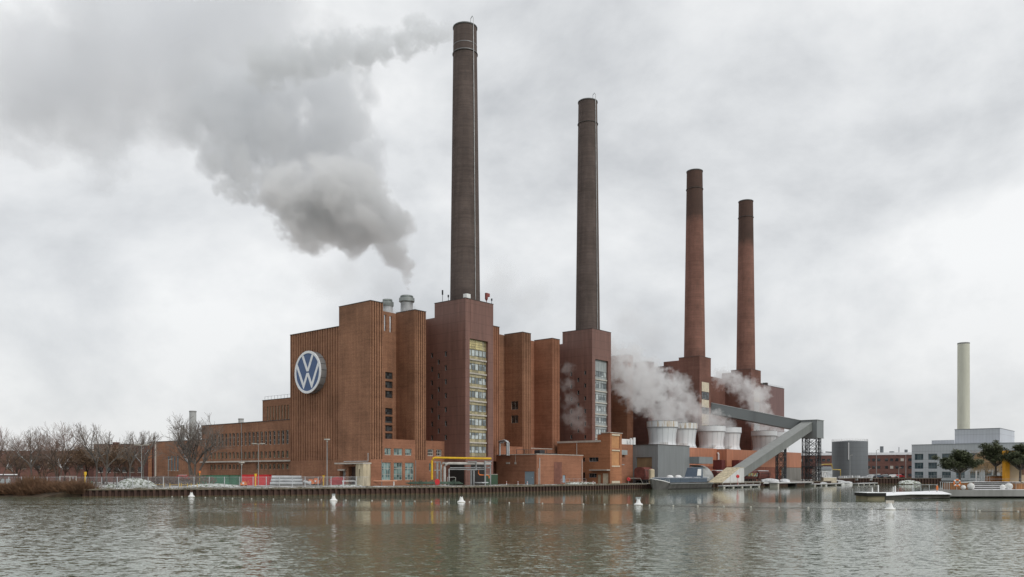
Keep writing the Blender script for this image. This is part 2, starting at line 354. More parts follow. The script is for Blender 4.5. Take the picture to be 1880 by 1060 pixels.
# ground: trodden gravel and earth with thin snow lying in patches
def ground_mat():
    m, nt, b = newmat('ground'); p = posn(nt)
    c = ramp(nt, noise(nt, p, 0.35, 7, 0.65), [(0.3, (0.055, 0.055, 0.028)), (0.55, (0.12, 0.095, 0.06)), (0.75, (0.17, 0.15, 0.12))])
    s = ramp(nt, noise(nt, p, 0.22, 8, 0.72), [(0.50, 0.0), (0.56, 0.85)])
    c = mixc(nt, s, c, (0.74, 0.76, 0.78)); nt.links.new(c, b.inputs['Base Color']); b.inputs['Roughness'].default_value = 0.95
    bn = N(nt, 'ShaderNodeBump'); bn.inputs['Strength'].default_value = 0.6; bn.inputs['Distance'].default_value = 0.2
    nt.links.new(noise(nt, p, 2.5, 6), bn.inputs['Height']); nt.links.new(bn.outputs[0], b.inputs['Normal']); return m
M['ground'] = ground_mat()
def snowpile_mat():
    m, nt, b = newmat('snowpile'); c = ramp(nt, noise(nt, posn(nt, 1, 1, 1.6), 1.6, 6, 0.7), [(0.42, (0.09, 0.105, 0.055)), (0.52, (0.55, 0.58, 0.55)), (0.65, (0.74, 0.76, 0.77))])
    nt.links.new(c, b.inputs['Base Color']); b.inputs['Roughness'].default_value = 0.95; return m
M['snowpile'] = snowpile_mat()
# chain link: mostly air
def mesh_mat():
    m, nt, b = newmat('chainlink'); b.inputs['Base Color'].default_value = (0.33, 0.35, 0.36, 1); b.inputs['Roughness'].default_value = 0.6
    b.inputs['Alpha'].default_value = 0.17; return m
M['chain'] = mesh_mat()
# water: wind-ruffled dark canal, calmer lanes
WAVE = 0.60
def water_mat():
    m, nt, b = newmat('water')
    b.inputs['Base Color'].default_value = (0.118, 0.145, 0.095, 1); b.inputs['Roughness'].default_value = 0.06; b.inputs['IOR'].default_value = 1.333
    g = N(nt, 'ShaderNodeNewGeometry'); mpn = N(nt, 'ShaderNodeMapping', _vector_type='POINT'); mpn.inputs['Rotation'].default_value = (0, 0, -(TH - rad(90)))
    nt.links.new(g.outputs['Position'], mpn.inputs[0]); p = mpn.outputs[0]          # x across the view, y away along the wind
    def sc_(v, x, y):
        q = N(nt, 'ShaderNodeVectorMath', _operation='MULTIPLY'); q.inputs[1].default_value = (x, y, 1); nt.links.new(v, q.inputs[0]); return q.outputs[0]
    def slope(v, s, det, r_):
        n = N(nt, 'ShaderNodeTexNoise'); n.inputs['Scale'].default_value = s; n.inputs['Detail'].default_value = det; n.inputs['Roughness'].default_value = r_; nt.links.new(v, n.inputs['Vector'])
        q = N(nt, 'ShaderNodeVectorMath', _operation='SUBTRACT'); q.inputs[1].default_value = (.5, .5, .5); nt.links.new(n.outputs['Color'], q.inputs[0]); return q.outputs[0]
    s1 = slope(sc_(p, 0.9, 1.4), 4.2, 3, 0.65); s2 = slope(sc_(p, 0.75, 1.25), 1.7, 2, 0.5)
    sep = N(nt, 'ShaderNodeSeparateXYZ'); nt.links.new(p, sep.inputs[0])
    wob = mth(nt, 'MULTIPLY', mth(nt, 'SUBTRACT', noise(nt, sc_(p, 0.02, 0.06), 1.0, 4, 0.55), 0.5), 34.0)
    dist = mth(nt, 'ADD', mth(nt, 'ADD', sep.outputs[1], wob), mth(nt, 'MULTIPLY', sep.outputs[0], -0.12))
    # wind lanes: open water ruffled, a calm lane, a ruffled strip, shelter under the quay
    lane = N(nt, 'ShaderNodeMapRange'); nt.links.new(dist, lane.inputs[0]); lane.inputs[1].default_value = 0; lane.inputs[2].default_value = 240
    env = ramp(nt, lane.outputs[0], [(0.0, 1.0), (0.285, 0.95), (0.315, 0.16), (0.40, 0.20), (0.43, 0.75), (0.485, 0.62), (0.52, 0.075), (1.0, 0.05)])
    left = N(nt, 'ShaderNodeMapRange'); nt.links.new(sep.outputs[0], left.inputs[0]); left.inputs[1].default_value = -22; left.inputs[2].default_value = -52; left.inputs[3].default_value = 0.0; left.inputs[4].default_value = 0.85
    st2 = ramp(nt, noise(nt, sc_(p, 0.012, 0.16), 1.0, 3, 0.5), [(0.30, 0.2), (0.40, 1.0)])
    amp = mth(nt, 'MAXIMUM', mth(nt, 'MULTIPLY', env, ramp(nt, noise(nt, sc_(p, 0.03, 0.1), 1.0, 4, 0.6), [(0.3, 0.6), (0.6, 1.0)])), mth(nt, 'MULTIPLY', left.outputs[0], st2))
    vm = N(nt, 'ShaderNodeVectorMath', _operation='ADD'); sx = N(nt, 'ShaderNodeVectorMath', _operation='SCALE'); sx.inputs['Scale'].default_value = 0.8; nt.links.new(s2, sx.inputs[0])
    nt.links.new(s1, vm.inputs[0]); nt.links.new(sx.outputs[0], vm.inputs[1])
    sa = N(nt, 'ShaderNodeVectorMath', _operation='SCALE'); nt.links.new(vm.outputs[0], sa.inputs[0]); nt.links.new(mth(nt, 'MULTIPLY', amp, WAVE), sa.inputs['Scale'])
    fl_ = N(nt, 'ShaderNodeVectorMath', _operation='MULTIPLY'); fl_.inputs[1].default_value = (1, 1, 0); nt.links.new(sa.outputs[0], fl_.inputs[0])
    ad = N(nt, 'ShaderNodeVectorMath', _operation='ADD'); ad.inputs[1].default_value = (0, 0, 1); nt.links.new(fl_.outputs[0], ad.inputs[0])
    nm = N(nt, 'ShaderNodeVectorMath', _operation='NORMALIZE'); nt.links.new(ad.outputs[0], nm.inputs[0]); nt.links.new(nm.outputs[0], b.inputs['Normal'])
    return m
M['water'] = water_mat()
def window(parent, ax, c, u0, u1, z0, z1, dep, nx=1, nz=1, frame='frame_pale', glass='glass', fw=0.09, name='window'):
    """one window in an opening: frame and glazing bars, pane behind"""
    pt = (lambda u, d, z: (c + d, u, z)) if ax == 'W' else (lambda u, d, z: (u, c + d, z))
    def slab(m, a, b, za, zb, d0, d1):
        lo = [pt(a, d0, za), pt(b, d0, za), pt(b, d1, za), pt(a, d1, za)]; m.hexa(lo, [(p[0], p[1], zb) for p in lo])
    f = MB(); g = 0.002
    slab(f, u0 + g, u0 + fw, z0 + g, z1 - g, dep - .1, dep); slab(f, u1 - fw, u1 - g, z0 + g, z1 - g, dep - .1, dep)
    slab(f, u0 + fw, u1 - fw, z0 + g, z0 + fw, dep - .1, dep); slab(f, u0 + fw, u1 - fw, z1 - fw, z1 - g, dep - .1, dep)
    for i in range(1, nx): x = u0 + (u1 - u0) * i / nx; slab(f, x - fw * .35, x + fw * .35, z0 + fw, z1 - fw, dep - .07, dep)
    for i in range(1, nz): x = z0 + (z1 - z0) * i / nz; slab(f, u0 + fw, u1 - fw, x - fw * .35, x + fw * .35, dep - .065, dep)
    w = f.build(name, M[frame], parent)
    q = MB().face([pt(u0, dep - .03, z0), pt(u1, dep - .03, z0), pt(u1, dep - .03, z1), pt(u0, dep - .03, z1)])
    q.build('pane', M[glass], w); return w
G0 = 1.5   # ground level of the works; water is z = 0

# ---------------- the setting ----------------
def px_xy(px, D): p = P(px, D, z=0); return (p[0], p[1])
QUAY = [(68.5, 165.0), (97.5, 145.2), (139.5, 129.6), (180, 126.2), (215, 124.8), (243, 124.4), (246.5, 119.6), (300, 117.5), (352, 117.0), (376, 119.0), (424, 60.6), (520, -55)]
BANK = [px_xy(-420, 150), px_xy(-160, 160), px_xy(-40, 166.5), px_xy(60, 168), px_xy(120, 168.5)]
back = [(900, -400), (4200, -400), (4200, 4200), (-3200, 4200), (-3200, 900)]
land = BANK + QUAY + back
MB().face([(x, y, G0) for x, y in land]).build('ground', M['ground'], kind='structure')
MB().face([(-3500, -3500, 0), (4500, -3500, 0), (4500, 2500, 0), (-3500, 2500, 0)]).build('water', M['water'], kind='structure')
# natural bank left of the piling
m = MB(); low = [px_xy(-420, 140), px_xy(-160, 151), px_xy(-40, 158.5), px_xy(60, 158.8), px_xy(150, 158.2)]
BK = BANK[:-1] + [(68.5, 165.0)]
for i in range(4):
    (a, b), (c, d) = low[i:i + 2], BK[i:i + 2]
    m.face([(*a, -.4), (*b, -.4), (*d, G0 - .02), (*c, G0 - .02)])
m.build('riverbank', plain('bank_earth', (0.075, 0.052, 0.032), 0.95, var=.4, scale=.8, bump=.6), kind='structure')
# sheet piling, corrugated, with a capping beam
def polyline(pts, step):
    out = []
    for (x0, y0), (x1, y1) in zip(pts, pts[1:]):
        L = math.hypot(x1 - x0, y1 - y0); n = max(1, round(L / step))
        for i in range(n): out.append((x0 + (x1 - x0) * i / n, y0 + (y1 - y0) * i / n, (x1 - x0) / L, (y1 - y0) / L, L / n))
    return out
def piling(pts, step, dep, top, name, label):
    m = MB(); prof = []
    for x, y, dx, dy, s in polyline(pts, step):
        nx, ny = dy, -dx                       # towards the water
        for t, o in ((0.0, 0), (0.42, 0), (0.5, dep), (0.92, dep)): prof.append((x + dx * s * t + nx * o, y + dy * s * t + ny * o))
    prof.append(pts[-1])
    for (a, b), (c, d) in zip(prof, prof[1:]): m.face([(a, b, -1.2), (c, d, -1.2), (c, d, top - .2), (a, b, top - .2)])
    t = thing(name, (pts[0][0], pts[0][1], 0), label, 'quay wall')
    m.build('sheet_piling', M['piling'], t)
    cp = MB()
    for (x0, y0), (x1, y1) in zip(pts, pts[1:]): cp.beam((x0, y0, top - .06), (x1, y1, top - .06), .95 if dep > .3 else .6, .24)
    cp.build('capping_beam', plain('cap', (0.16, 0.135, 0.10), .9, var=.35, scale=.7), t)
    return t
piling(QUAY[:6], 1.15, .42, G0, 'quay_wall', 'long rusty sheet pile quay wall along the works, dark brown above the canal')
piling(QUAY[5:9], 1.1, .4, G0, 'quay_wall', 'short rusty quay wall behind the floating jetties and the coal hopper')
piling(QUAY[8:], 1.3, .4, 2.55, 'quay_wall', 'far dark quay wall under the grey office building across the basin')

# ---------------- power station ----------------
YF, YR, HP, HR = 157.86, 165.1, 47.25, 42.25      # pier faces, recessed wall, pier tops, roof
PX = [134.5, 149.45, 179.2, 193.95, 208.75, 238.5, 253.0]
ps = thing('power_station', (134.5, 157.86, G0), 'huge dark brick power station with ribbed piers behind the four smokestacks', 'power station')
# roof and body (north and east sides plain)
m = MB(); m.box(134.9, YR + .6, G0, 299.6, 191.1, 41.5, skip='BWS'); m.box(309.4, YR + .6, G0, 400, 191.1, 47.0, skip='BS'); m.box(299.6, 168, G0, 309.4, 191.1, 46, skip='BEW'); m.build('hall_body', M['brick_far'], ps)
# west front: ribbed upper wall over a plain base
m = MB(); m.fluted('W', 134.5, 170.2, 191.2, 8.0, 42.25, 20, .30, .32)
m.wall('W', 134.5, 157.86, 191.2, G0, 8.0, holes=[(167.6, 169.9, G0 + .01, 5.2), (160.6, 166.4, G0 + .01, 6.3)], dep=1.2)
m.box(134.5, 191.15, G0, 136.5, 191.2, 42.25); m.build('front_wall', M['brick'], ps)
MB().box(134.4, 170.25, 42.25, 135.6, 191.3, 42.4).build('coping', M['coping_dark'], ps)
f = MB().box(135.55, 167.6, G0, 135.65, 169.9, 5.2).build('door', M['panel_grey'], ps); MB().box(135.5, 160.6, G0, 135.7, 166.4, 6.3).build('gate', plain('gate_brown', (.075, .045, .035), .8), ps)
MB().box(133.95, 167.3, 5.25, 134.49, 170.1, 5.65).build('lintel', M['coping'], ps)
# piers
def pier(x0, yb, z0, zt, mat='brick', xw=3.99, wins=()):
    m = MB(); m.wall('W', x0, YF, yb, z0, zt, holes=wins, dep=.35)
    m.fluted('S', YF, x0, x0 + xw, max(z0, 8.1), zt, 5, .36, .38)
    m.face([(x0 + xw, YF, z0), (x0 + xw, yb, z0), (x0 + xw, yb, zt), (x0 + xw, YF, zt)])
    m.face([(x0, YF, zt), (x0 + xw, YF, zt), (x0 + xw, yb, zt), (x0, yb, zt)])
    m.face([(x0, yb, z0), (x0 + xw, yb, z0), (x0 + xw, yb, zt), (x0, yb, zt)])
    p = m.build('buttress', M[mat], ps)
    MB().box(x0 - .08, YF - .08, zt, x0 + xw + .08, yb + .05, zt + .16).build('coping', M['coping_dark'], p)
    for a, b, c, d in wins: window(ps, 'W', x0, a, b, c, d, .35, 2, 1, 'frame_pale', 'glass', .08)
pier(134.5, 170.2, 8.0, HP)
pier(149.45, YR, 8.1, HP)
pier(179.2, YR, G0, HP, 'brick_red'); 
pier(193.95, YR, G0, HP, 'brick', wins=[(159.6, 162.4, 24.0, 26.6), (159.6, 162.4, 19.9, 22.3)])
pier(208.75, YR, G0, HP, 'brick_red'); pier(238.5, YR, G0, HP, 'brick_red'); pier(253.0, YR, G0, HP - .3, 'brick_red')
pier(267.8, YR + 4, G0, HP - 1.2, 'brick_far'); pier(282.6, YR + 5, G0, HP - 1.4, 'brick_far')
# recessed walls between piers, with tall slots the sky shows through
def recess(x0, x1, z0, zt, slots, wins, mat='brick', y=YR):
    m = MB(); hs = list(slots) + list(wins); m.wall('S', y, x0, x1, z0, zt, holes=hs, dep=.45)
    bk = MB().wall('S', y + .45, x0, x1, 41.5, zt, holes=slots, dep=.01)
    m.add(bk.v, bk.f); m.face([(x0, y, zt), (x1, y, zt), (x1, y + .45, zt), (x0, y + .45, zt)]); m.build('recessed_wall', M[mat], ps)
    for a, b, c, d in wins: window(ps, 'S', y, a, b, c, d, .4, 6, 1, 'coping_dark', 'glass', .1)
recess(138.49, 149.45, 13.2, 47.15, [(145.2, 145.97, 42.0, 46.3), (147.1, 147.95, 41.9, 46.2), (140.2, 141.0, 42, 46.3), (142.6, 143.4, 42, 46.3)],
       [(145.65, 148.2, a, b) for a, b in ((29.5, 31.3), (27.1, 28.9), (24.5, 26.4), (20.1, 21.8), (17.9, 19.6), (15.7, 17.3), (13.7, 15.2))])
recess(153.44, 160.4, 13.2, 47.15, [], [])
recess(171.7, 179.2, G0, 47.1, [], [], 'brick_red')
recess(183.19, 193.95, G0, 47.1, [(184.1, 184.9, 41.9, 46.2), (188, 188.8, 41.9, 46.2)], [(184.2, 185.5, a, b) for a, b in ((19.5, 21.6), (16.9, 19), (14.3, 16.3))])
recess(197.94, 208.75, G0, 47.1, [(198.9, 199.7, 41.9, 46.2), (203, 203.8, 41.9, 46.2)], [(198.8, 200.2, a, b) for a, b in ((15.2, 17.0), (25.3, 27.0))], 'brick_red')
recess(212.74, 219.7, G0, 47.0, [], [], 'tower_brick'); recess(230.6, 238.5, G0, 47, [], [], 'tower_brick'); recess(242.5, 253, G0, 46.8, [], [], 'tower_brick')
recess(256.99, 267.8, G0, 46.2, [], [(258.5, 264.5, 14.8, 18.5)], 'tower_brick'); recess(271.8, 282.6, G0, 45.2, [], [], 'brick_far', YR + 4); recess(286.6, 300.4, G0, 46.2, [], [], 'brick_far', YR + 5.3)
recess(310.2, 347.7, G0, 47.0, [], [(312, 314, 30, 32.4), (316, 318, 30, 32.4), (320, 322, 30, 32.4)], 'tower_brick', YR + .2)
m = MB(); m.wall('S', 157.86, 369.4, 397.1, G0, 46.0); m.wall('W', 369.4, 157.86, 166, G0, 46.0); m.face([(369.4, 157.86, 46), (397.1, 157.86, 46), (397.1, 190, 46), (369.4, 190, 46)]); m.face([(397.1, 157.86, G0), (397.1, 190, G0), (397.1, 190, 46), (397.1, 157.86, 46)])
m.wall('S', YR + .3, 358.1, 369.4, G0, 46.0); m.build('boiler_block', M['block_clad'], ps)
m = MB().box(369.3, 157.8, 46, 397.2, 158.1, 46.25)
for i in range(24): m.beam((371 + i * 1.1, 158.2, 46.2), (371 + i * 1.1, 158.2, 47.2), .05)
m.box(372, 160, 46, 377, 164, 47.2); m.box(381, 160, 46, 382.5, 162, 48); m.build('parapet', M['coping_dark'], ps)
# low brick front rooms at the foot (window panels sit back in their openings)
U1 = [(139.05, 141.2, 9.2, 10.95), (142.12, 145.1, 9.2, 10.95), (146.04, 148.33, 9.2, 10.95), (154.05, 156.25, 9.2, 11.0), (157.28, 159.35, 9.2, 11.0)]
L1 = [(138.1, 141.15, 2.85, 7.35), (142.1, 145.1, 2.85, 7.35), (146.0, 149.1, 2.85, 7.35)]
S1 = [(154.6, 156.3, 5.2, 7.3)]
m = MB(); m.wall('S', YF, 134.5, 149.45, G0, 8.1, L1, .3); m.wall('S', YF, 149.45, 160.4, G0, 8.1, S1, .3)
m.wall('S', YF, 138.49, 149.45, 8.1, 13.25, U1[:3], .3); m.wall('S', YF, 153.44, 160.4, 8.1, 13.25, U1[3:], .3)
m.face([(138.49, YF, 13.25), (149.45, YF, 13.25), (149.45, YR, 13.25), (138.49, YR, 13.25)]); m.face([(153.44, YF, 13.25), (160.4, YF, 13.25), (160.4, YR, 13.25), (153.44, YR, 13.25)])
m.build('base_wall', M['brick_red'], ps)
for a, b, c, d in U1[:3]: window(ps, 'S', YF, a, b, c, d, .3, 3, 1, 'frame_pale', 'teal', .14)
for a, b, c, d in U1[3:]: window(ps, 'S', YF, a, b, c, d, .3, 3, 2, 'frame_pale', 'glass', .2)
for a, b, c, d in L1: window(ps, 'S', YF, a, b, c, d, .3, 3, 3, 'frame_pale', 'teal', .13)
window(ps, 'S', YF, *S1[0], .3, 2, 1, 'frame_pale', 'teal', .12)
m = MB(); m.wall('S', YF + .02, 183.2, 193.95, G0, 12.6); m.face([(183.2, YF + .02, 12.6), (193.95, YF + .02, 12.6), (193.95, YR, 12.6), (183.2, YR, 12.6)])
m.wall('S', YF + .02, 197.95, 208.75, G0, 12.2); m.face([(197.95, YF + .02, 12.2), (208.75, YF + .02, 12.2), (208.75, YR, 12.2), (197.95, YR, 12.2)]); m.build('base_wall', M['brick_red'], ps)
MB().box(197.95, YF - .1, 12.2, 208.7, YF + .2, 12.4).build('coping', M['coping'], ps)
MB().tube([(149.6, YF - .12, 1.6), (149.6, YF - .12, 8)], .07, 6).tube([(138.0, YF - .12, G0), (138.0, YF - .12, 7.9)], .06, 6).build('downpipe', M['steel'], ps)
# concrete entrance kiosk and its canopy against the front wall
k = thing('gate_house', (132.8, 158.5, G0), 'stained concrete gatehouse with slit window and long flat canopy against the brick front', 'gatehouse')
m = MB(); m.wall('W', 131.9, 157.6, 160.4, G0, 6.9, [(158.9, 159.3, 3.5, 5.6)], .3); m.wall('S', 157.6, 131.9, 134.2, G0, 6.9); m.face([(131.9, 160.4, G0), (134.49, 160.4, G0), (134.49, 160.4, 6.9), (131.9, 160.4, 6.9)]); m.face([(134.2, 157.6, G0), (134.2, 157.84, G0), (134.2, 157.84, 6.9), (134.2, 157.6, 6.9)])
m.build('wall', M['cream_old'], k); MB().box(131.7, 157.5, 6.9, 134.45, 168.5, 7.25).build('canopy', M['coping'], k); MB().box(132.15, 158.9, 3.5, 132.2, 159.3, 5.6).build('window', M['dark'], k)
MB().tube([(134.3, 158.6, 9.6), (134.3, 158.6, 7.6), (134.3, 168, 7.6)], .09, 6).build('handrail', M['galv'], k)

# ---------------- boiler towers that carry the stacks ----------------
def tower(name_label, cx, cy, a, b, zt, yb, wing, band, wins, mat, grid, bmat='ochre', bz=None):
    x0, x1, y0 = cx - a, cx + a, cy - b
    t = thing('stack_tower', (cx, cy, G0), name_label, 'tower')
    m = MB(); zt0 = zt
    m.wall('W', x0, y0, yb, G0, zt, holes=[(w[0] - .42, w[0] + .42, w[1] - .7, w[1] + .7) for w in wins if w[0] < yb - .5], dep=.4)
    m.wall('W', x0, yb, wing[0], G0, wing[1], holes=[(w[0] - .42, w[0] + .42, w[1] - .7, w[1] + .7) for w in wins if w[0] > yb + .4], dep=.4)
    m.wall('S', y0, x0, x1, G0, zt, holes=[(band[0], band[1], band[2], band[3])] if band else [], dep=.75)
    m.face([(x1, y0, G0), (x1, wing[0], G0), (x1, wing[0], zt), (x1, y0, zt)]); m.face([(x0, y0, zt), (x1, y0, zt), (x1, yb, zt), (x0, yb, zt)])
    m.face([(x0, yb, wing[1] - .5), (x1, yb, wing[1] - .5), (x1, yb, zt), (x0, yb, zt)]); m.face([(x0, yb, wing[1]), (x1, yb, wing[1]), (x1, wing[0], wing[1]), (x0, wing[0], wing[1])])
    w = m.build('wall', M[mat], t)
    MB().box(x0 - .08, y0 - .08, zt, x1 + .08, yb + .08, zt + .14).build('coping', M['coping_dark'], t)
    for wv in wins:
        if abs(wv[0] - yb) < .45: continue
        window(t, 'W', x0, wv[0] - .42, wv[0] + .42, wv[1] - .7, wv[1] + .7, .4, 1, 1, 'panel_grey', 'glass', .12)
    m = MB()
    for px_, py_ in ((x0 - .04, y0 + b * .55), (x0 - .04, yb - 1.2)): m.tube([(px_, py_, G0), (px_, py_, zt)], .022, 4)
    for px_ in (x0 + a * .35, x1 - .5): m.tube([(px_, y0 - .04, (band[3] + .3) if band and px_ > band[0] else G0), (px_, y0 - .04, zt)], .022, 4)
    m.build('conductor', M['tower_clad'], t)
    if band:
        u0, u1, z0, z1 = band; yy = y0 + .74
        g = MB(); g.wall('S', yy, u0, u1, z0, z1, holes=[(u0 + (u1 - u0) * i / 5 + .04, u0 + (u1 - u0) * (i + 1) / 5 - .04, z, z + 1.78) for z in grid for i in range(5)], dep=.12)
        for i in range(1, 5):
            x = u0 + (u1 - u0) * i / 5; g.box(x - .035, yy - .05, z0, x + .035, yy - .001, z1)
        wb_ = g.build('window_band', M[bmat], t)
        for z in grid:
            if z - 1.15 < z0: continue
            MB().box(u0 + .02, yy - .32, z - 1.15, u1 - .02, yy - .06, z - .78).build('ledge', M['coping'] if bmat == 'ochre' else M['frame_pale'], wb_)
        for z in grid:
            for i in range(5): window(t, 'S', yy - .06, u0 + (u1 - u0) * i / 5 + .05, u0 + (u1 - u0) * (i + 1) / 5 - .05, z + .02, z + 1.75, .16, 1, 1, 'dark_steel', 'glass_pale', .05)
        if bz:
            q = MB()
            for r_ in range(bz[2]):
                for i in range(4): q.box(u0 + (u1 - u0) * i / 5 + .08, yy - .09, bz[0] + r_ * bz[1], u0 + (u1 - u0) * (i + 1) / 5 - .08, yy - .02, bz[0] + (r_ + 1) * bz[1] - .12)
            q.build('bright_glazing', M['ochre_bright'], wb_)  # lit look of these panes is put into brighter ochre colour; nothing glows
    return t
wy = [157.45, 160.15, 162.7]
W1 = [(157.45, 36.93 - 3.77 * i) for i in range(7)] + [(160.15, 34.95 - 3.75 * i) for i in range(6)] + [(162.7, 36.96 - 3.77 * i) for i in range(7)]
t1 = tower('nearest dark red clad tower with a tall glazed strip of yellow panels', 166.05, 155.57, 5.62, 5.42, 51.1, 161.68, (165.1, 47.2), (162.12, 169.5, 9.1, 40.6), W1, 'tower_clad',
           [36.4 - .05 - 3.72 * i + (-.2) for i in range(8)], 'ochre', (38.1, .62, 4))
X2 = 225.14 - 5.47
W2 = [(152.9, 37.0 - 4.1 * i) for i in range(5)] + [(152.9, 16.3)] + [(155.6, 34.9 - 4.1 * i) for i in range(6)] + [(158.4, 37 - 4.1 * i) for i in range(6)]
t2 = tower('dark red clad tower second along the row with a grey glazed strip', 225.14, 155.6, 5.47, 5.5, 51.0, 161.9, (165.1, 47.2), (221.4, 229.0, 12.6, 41.4), W2, 'tower_clad', [36.0 - 3.75 * i for i in range(7)], 'panel_grey')
t3 = tower('third red brown brick tower with cream and grey panel strip above the cooling towers', 304.49, 158.1, 4.9, 4.7, 51.2, 162.6, (169.5, 50.2), None, [], 'tower_brick', [])
def strip(t, x0, x1, y, zs, mats):
    for (a, b), mm in zip(zip(zs[::-1][:-1], zs[::-1][1:]), mats):
        m = MB(); n = 5
        for i in range(n): m.box(x0 + (x1 - x0) * i / n + .05, y - .12, a + .08, x0 + (x1 - x0) * (i + 1) / n - .05, y + .02, b - .08)
        m.build('window_band', M[mm], t)
strip(t3, 301.3, 307.6, 153.4, [41.2, 37.3, 34.2, 31.0, 28.4, 24.6, 20.6][::1][::-1][::-1], ['cream', 'cream', 'glass', 'cream', 'glass', 'cream'])
t4 = tower('farthest red brown brick tower with a pale strip partly veiled by steam', 352.83, 157.89, 5.2, 4.8, 50.7, 162.5, (167, 49.8), None, [], 'tower_brick', [])
strip(t4, 350.5, 356.4, 153.09, [41.0, 36.5, 32, 27.5, 23, 18.5], ['cream', 'panel_grey', 'cream', 'panel_grey', 'cream'])
# things standing on tower roofs
for cx, lab in ((162.9, 'small dark red siren on the roof corner beside the nearest stack'),):
    q = thing('roof_siren', (171.0, 150.7, 51.1), lab, 'siren')
    MB().tube([(170.0, 151.2, 51.2), (170.0, 151.2, 52.0)], .1, 6).tube([(170.0, 151.2, 52.0), (170.0, 151.2, 52.5), (170.0, 151.2, 54.1)], [.15, .42, .42], 10).box(170.2, 150.9, 53.2, 171.1, 151.5, 54.1).build('horn', plain('siren_red', (.22, .05, .04), .6), q)
tag(MB().box(160.7, 149.9, 51.2, 162.2, 151.2, 52.3).build('roof_hatch', M['white']), 'small white box on the roof edge at the foot of the nearest stack', 'roof box')
m = MB()
for x, y, h in ((160.6, 156.6, 1.6), (160.6, 158.8, 3.2), (171.3, 150.4, 1.5)): m.tube([(x, y, 51.2), (x, y, 51.2 + h)], .07, 5); m.box(x - .15, y - .15, 51.2 + h * .6, x + .15, y + .15, 51.2 + h)
tag(m.build('antenna', M['dark_steel']), 'thin black masts with small boxes on the nearest tower roof', 'mast')

# ---------------- smokestacks ----------------
def stack(cx, cy, z0, zt, rb, rt, mat, ladder, label, bands=()):
    t = thing('smokestack', (cx, cy, z0), label, 'smokestack', 'smokestacks in a row along the power station')
    prof = [(rb + (rt - rb) * i / 24, z0 + (zt - z0) * i / 24) for i in range(25)]
    prof += [(rt + .05, zt), (rt - .45, zt), (rt - .45, zt - 4)]
    MB().lathe(cx, cy, prof, 48).build('shaft', M[mat], t, smooth=True)
    R = lambda z: rb + (rt - rb) * (z - z0) / (zt - z0)
    zr = zt - 7.2
    MB().lathe(cx, cy, [(R(zr) - .1, zr), (R(zr) + .2, zr), (R(zr) + .2, zr + .18), (R(zr) - .1, zr + .28)], 48, False).build('collar_ring', M['coping_dark'], t)
    MB().lathe(cx, cy, [(rt - .5, zt - .02), (rt + .16, zt - .02), (rt + .16, zt + .3), (rt - .5, zt + .3)], 48, False).build('rim', plain('rimst', (.12, .12, .12), .7), t)
    for z, mm in bands:
        MB().lathe(cx, cy, [(R(z) - .1, z), (R(z) + .035, z), (R(z) + .035, z + .13), (R(z) - .1, z + .13)], 48, False).build('hoop', M[mm], t)
    if ladder:
        an = math.atan2(-FY, -FX) + rad(44)
        q = lambda z, o: (cx + math.cos(an) * (R(z) + o), cy + math.sin(an) * (R(z) + o), z)
        pts = [q(z0 + (zt - z0) * i / 12, .22) for i in range(13)]
        top = [q(zt, .22)[:2] + (zt + 1.6,), (cx + math.cos(an) * (rt - .2), cy + math.sin(an) * (rt - .2), zt + 2.4), (cx + math.cos(an) * (rt - .9), cy + math.sin(an) * (rt - .9), zt + 1.9), (cx + math.cos(an) * (rt - .9), cy + math.sin(an) * (rt - .9), zt + .2)]
        MB().tube(pts + top, .09, 6).build('conduit', M['steel'], t)
    return t
stack(166.05, 155.5, 51.1, 126.5, 4.12, 3.2, 'stack_dark', True, 'nearest and tallest looking stack, dark brown, smoke trailing from its top', [(119.6, 'logo_rim'), (121.6, 'logo_rim')])
stack(225.14, 155.6, 51.0, 126.5, 4.0, 3.1, 'stack_dark', True, 'second stack from the front, plain dark brown with a metal ladder hoop on top')
stack(304.49, 158.1, 51.2, 126.5, 4.25, 3.15, 'stack_red', False, 'third stack, reddish brick with a blackened top, over the cooling towers')
stack(352.83, 157.89, 50.7, 126.5, 4.15, 3.15, 'stack_red', False, 'farthest of the four tall stacks, reddish brick with dark top')
# roof ventilators
def vent(x, y, rs, rc, zt, label):
    t = thing('roof_ventilator', (x, y, 41.5), label, 'ventilator', 'round steel ventilators on the power station roof')
    MB().lathe(x, y, [(rs, 41.5), (rs, zt - 1.9), (rs + .15, zt - 1.6)], 28).build('duct', M['galv'], t, smooth=True)
    MB().lathe(x, y, [(rs + .1, zt - 2.0), (rc, zt - 1.7), (rc, zt - .75), (rc - .5, zt - .7), (rc - .5, zt - .45), (rc - .35, zt - .4), (rc - .35, zt - .15), (rs - .1, zt)], 28).build('cowl', plain('cowl', (.30, .33, .32), .5, .3), t, smooth=True)
vent(161.2, 173.6, 1.75, 2.2, 55.0, 'taller round grey ventilator cowl with steam above it')
vent(157.7, 177.8, 1.5, 1.75, 53.9, 'shorter round grey ventilator cowl half hidden behind the corner pier')

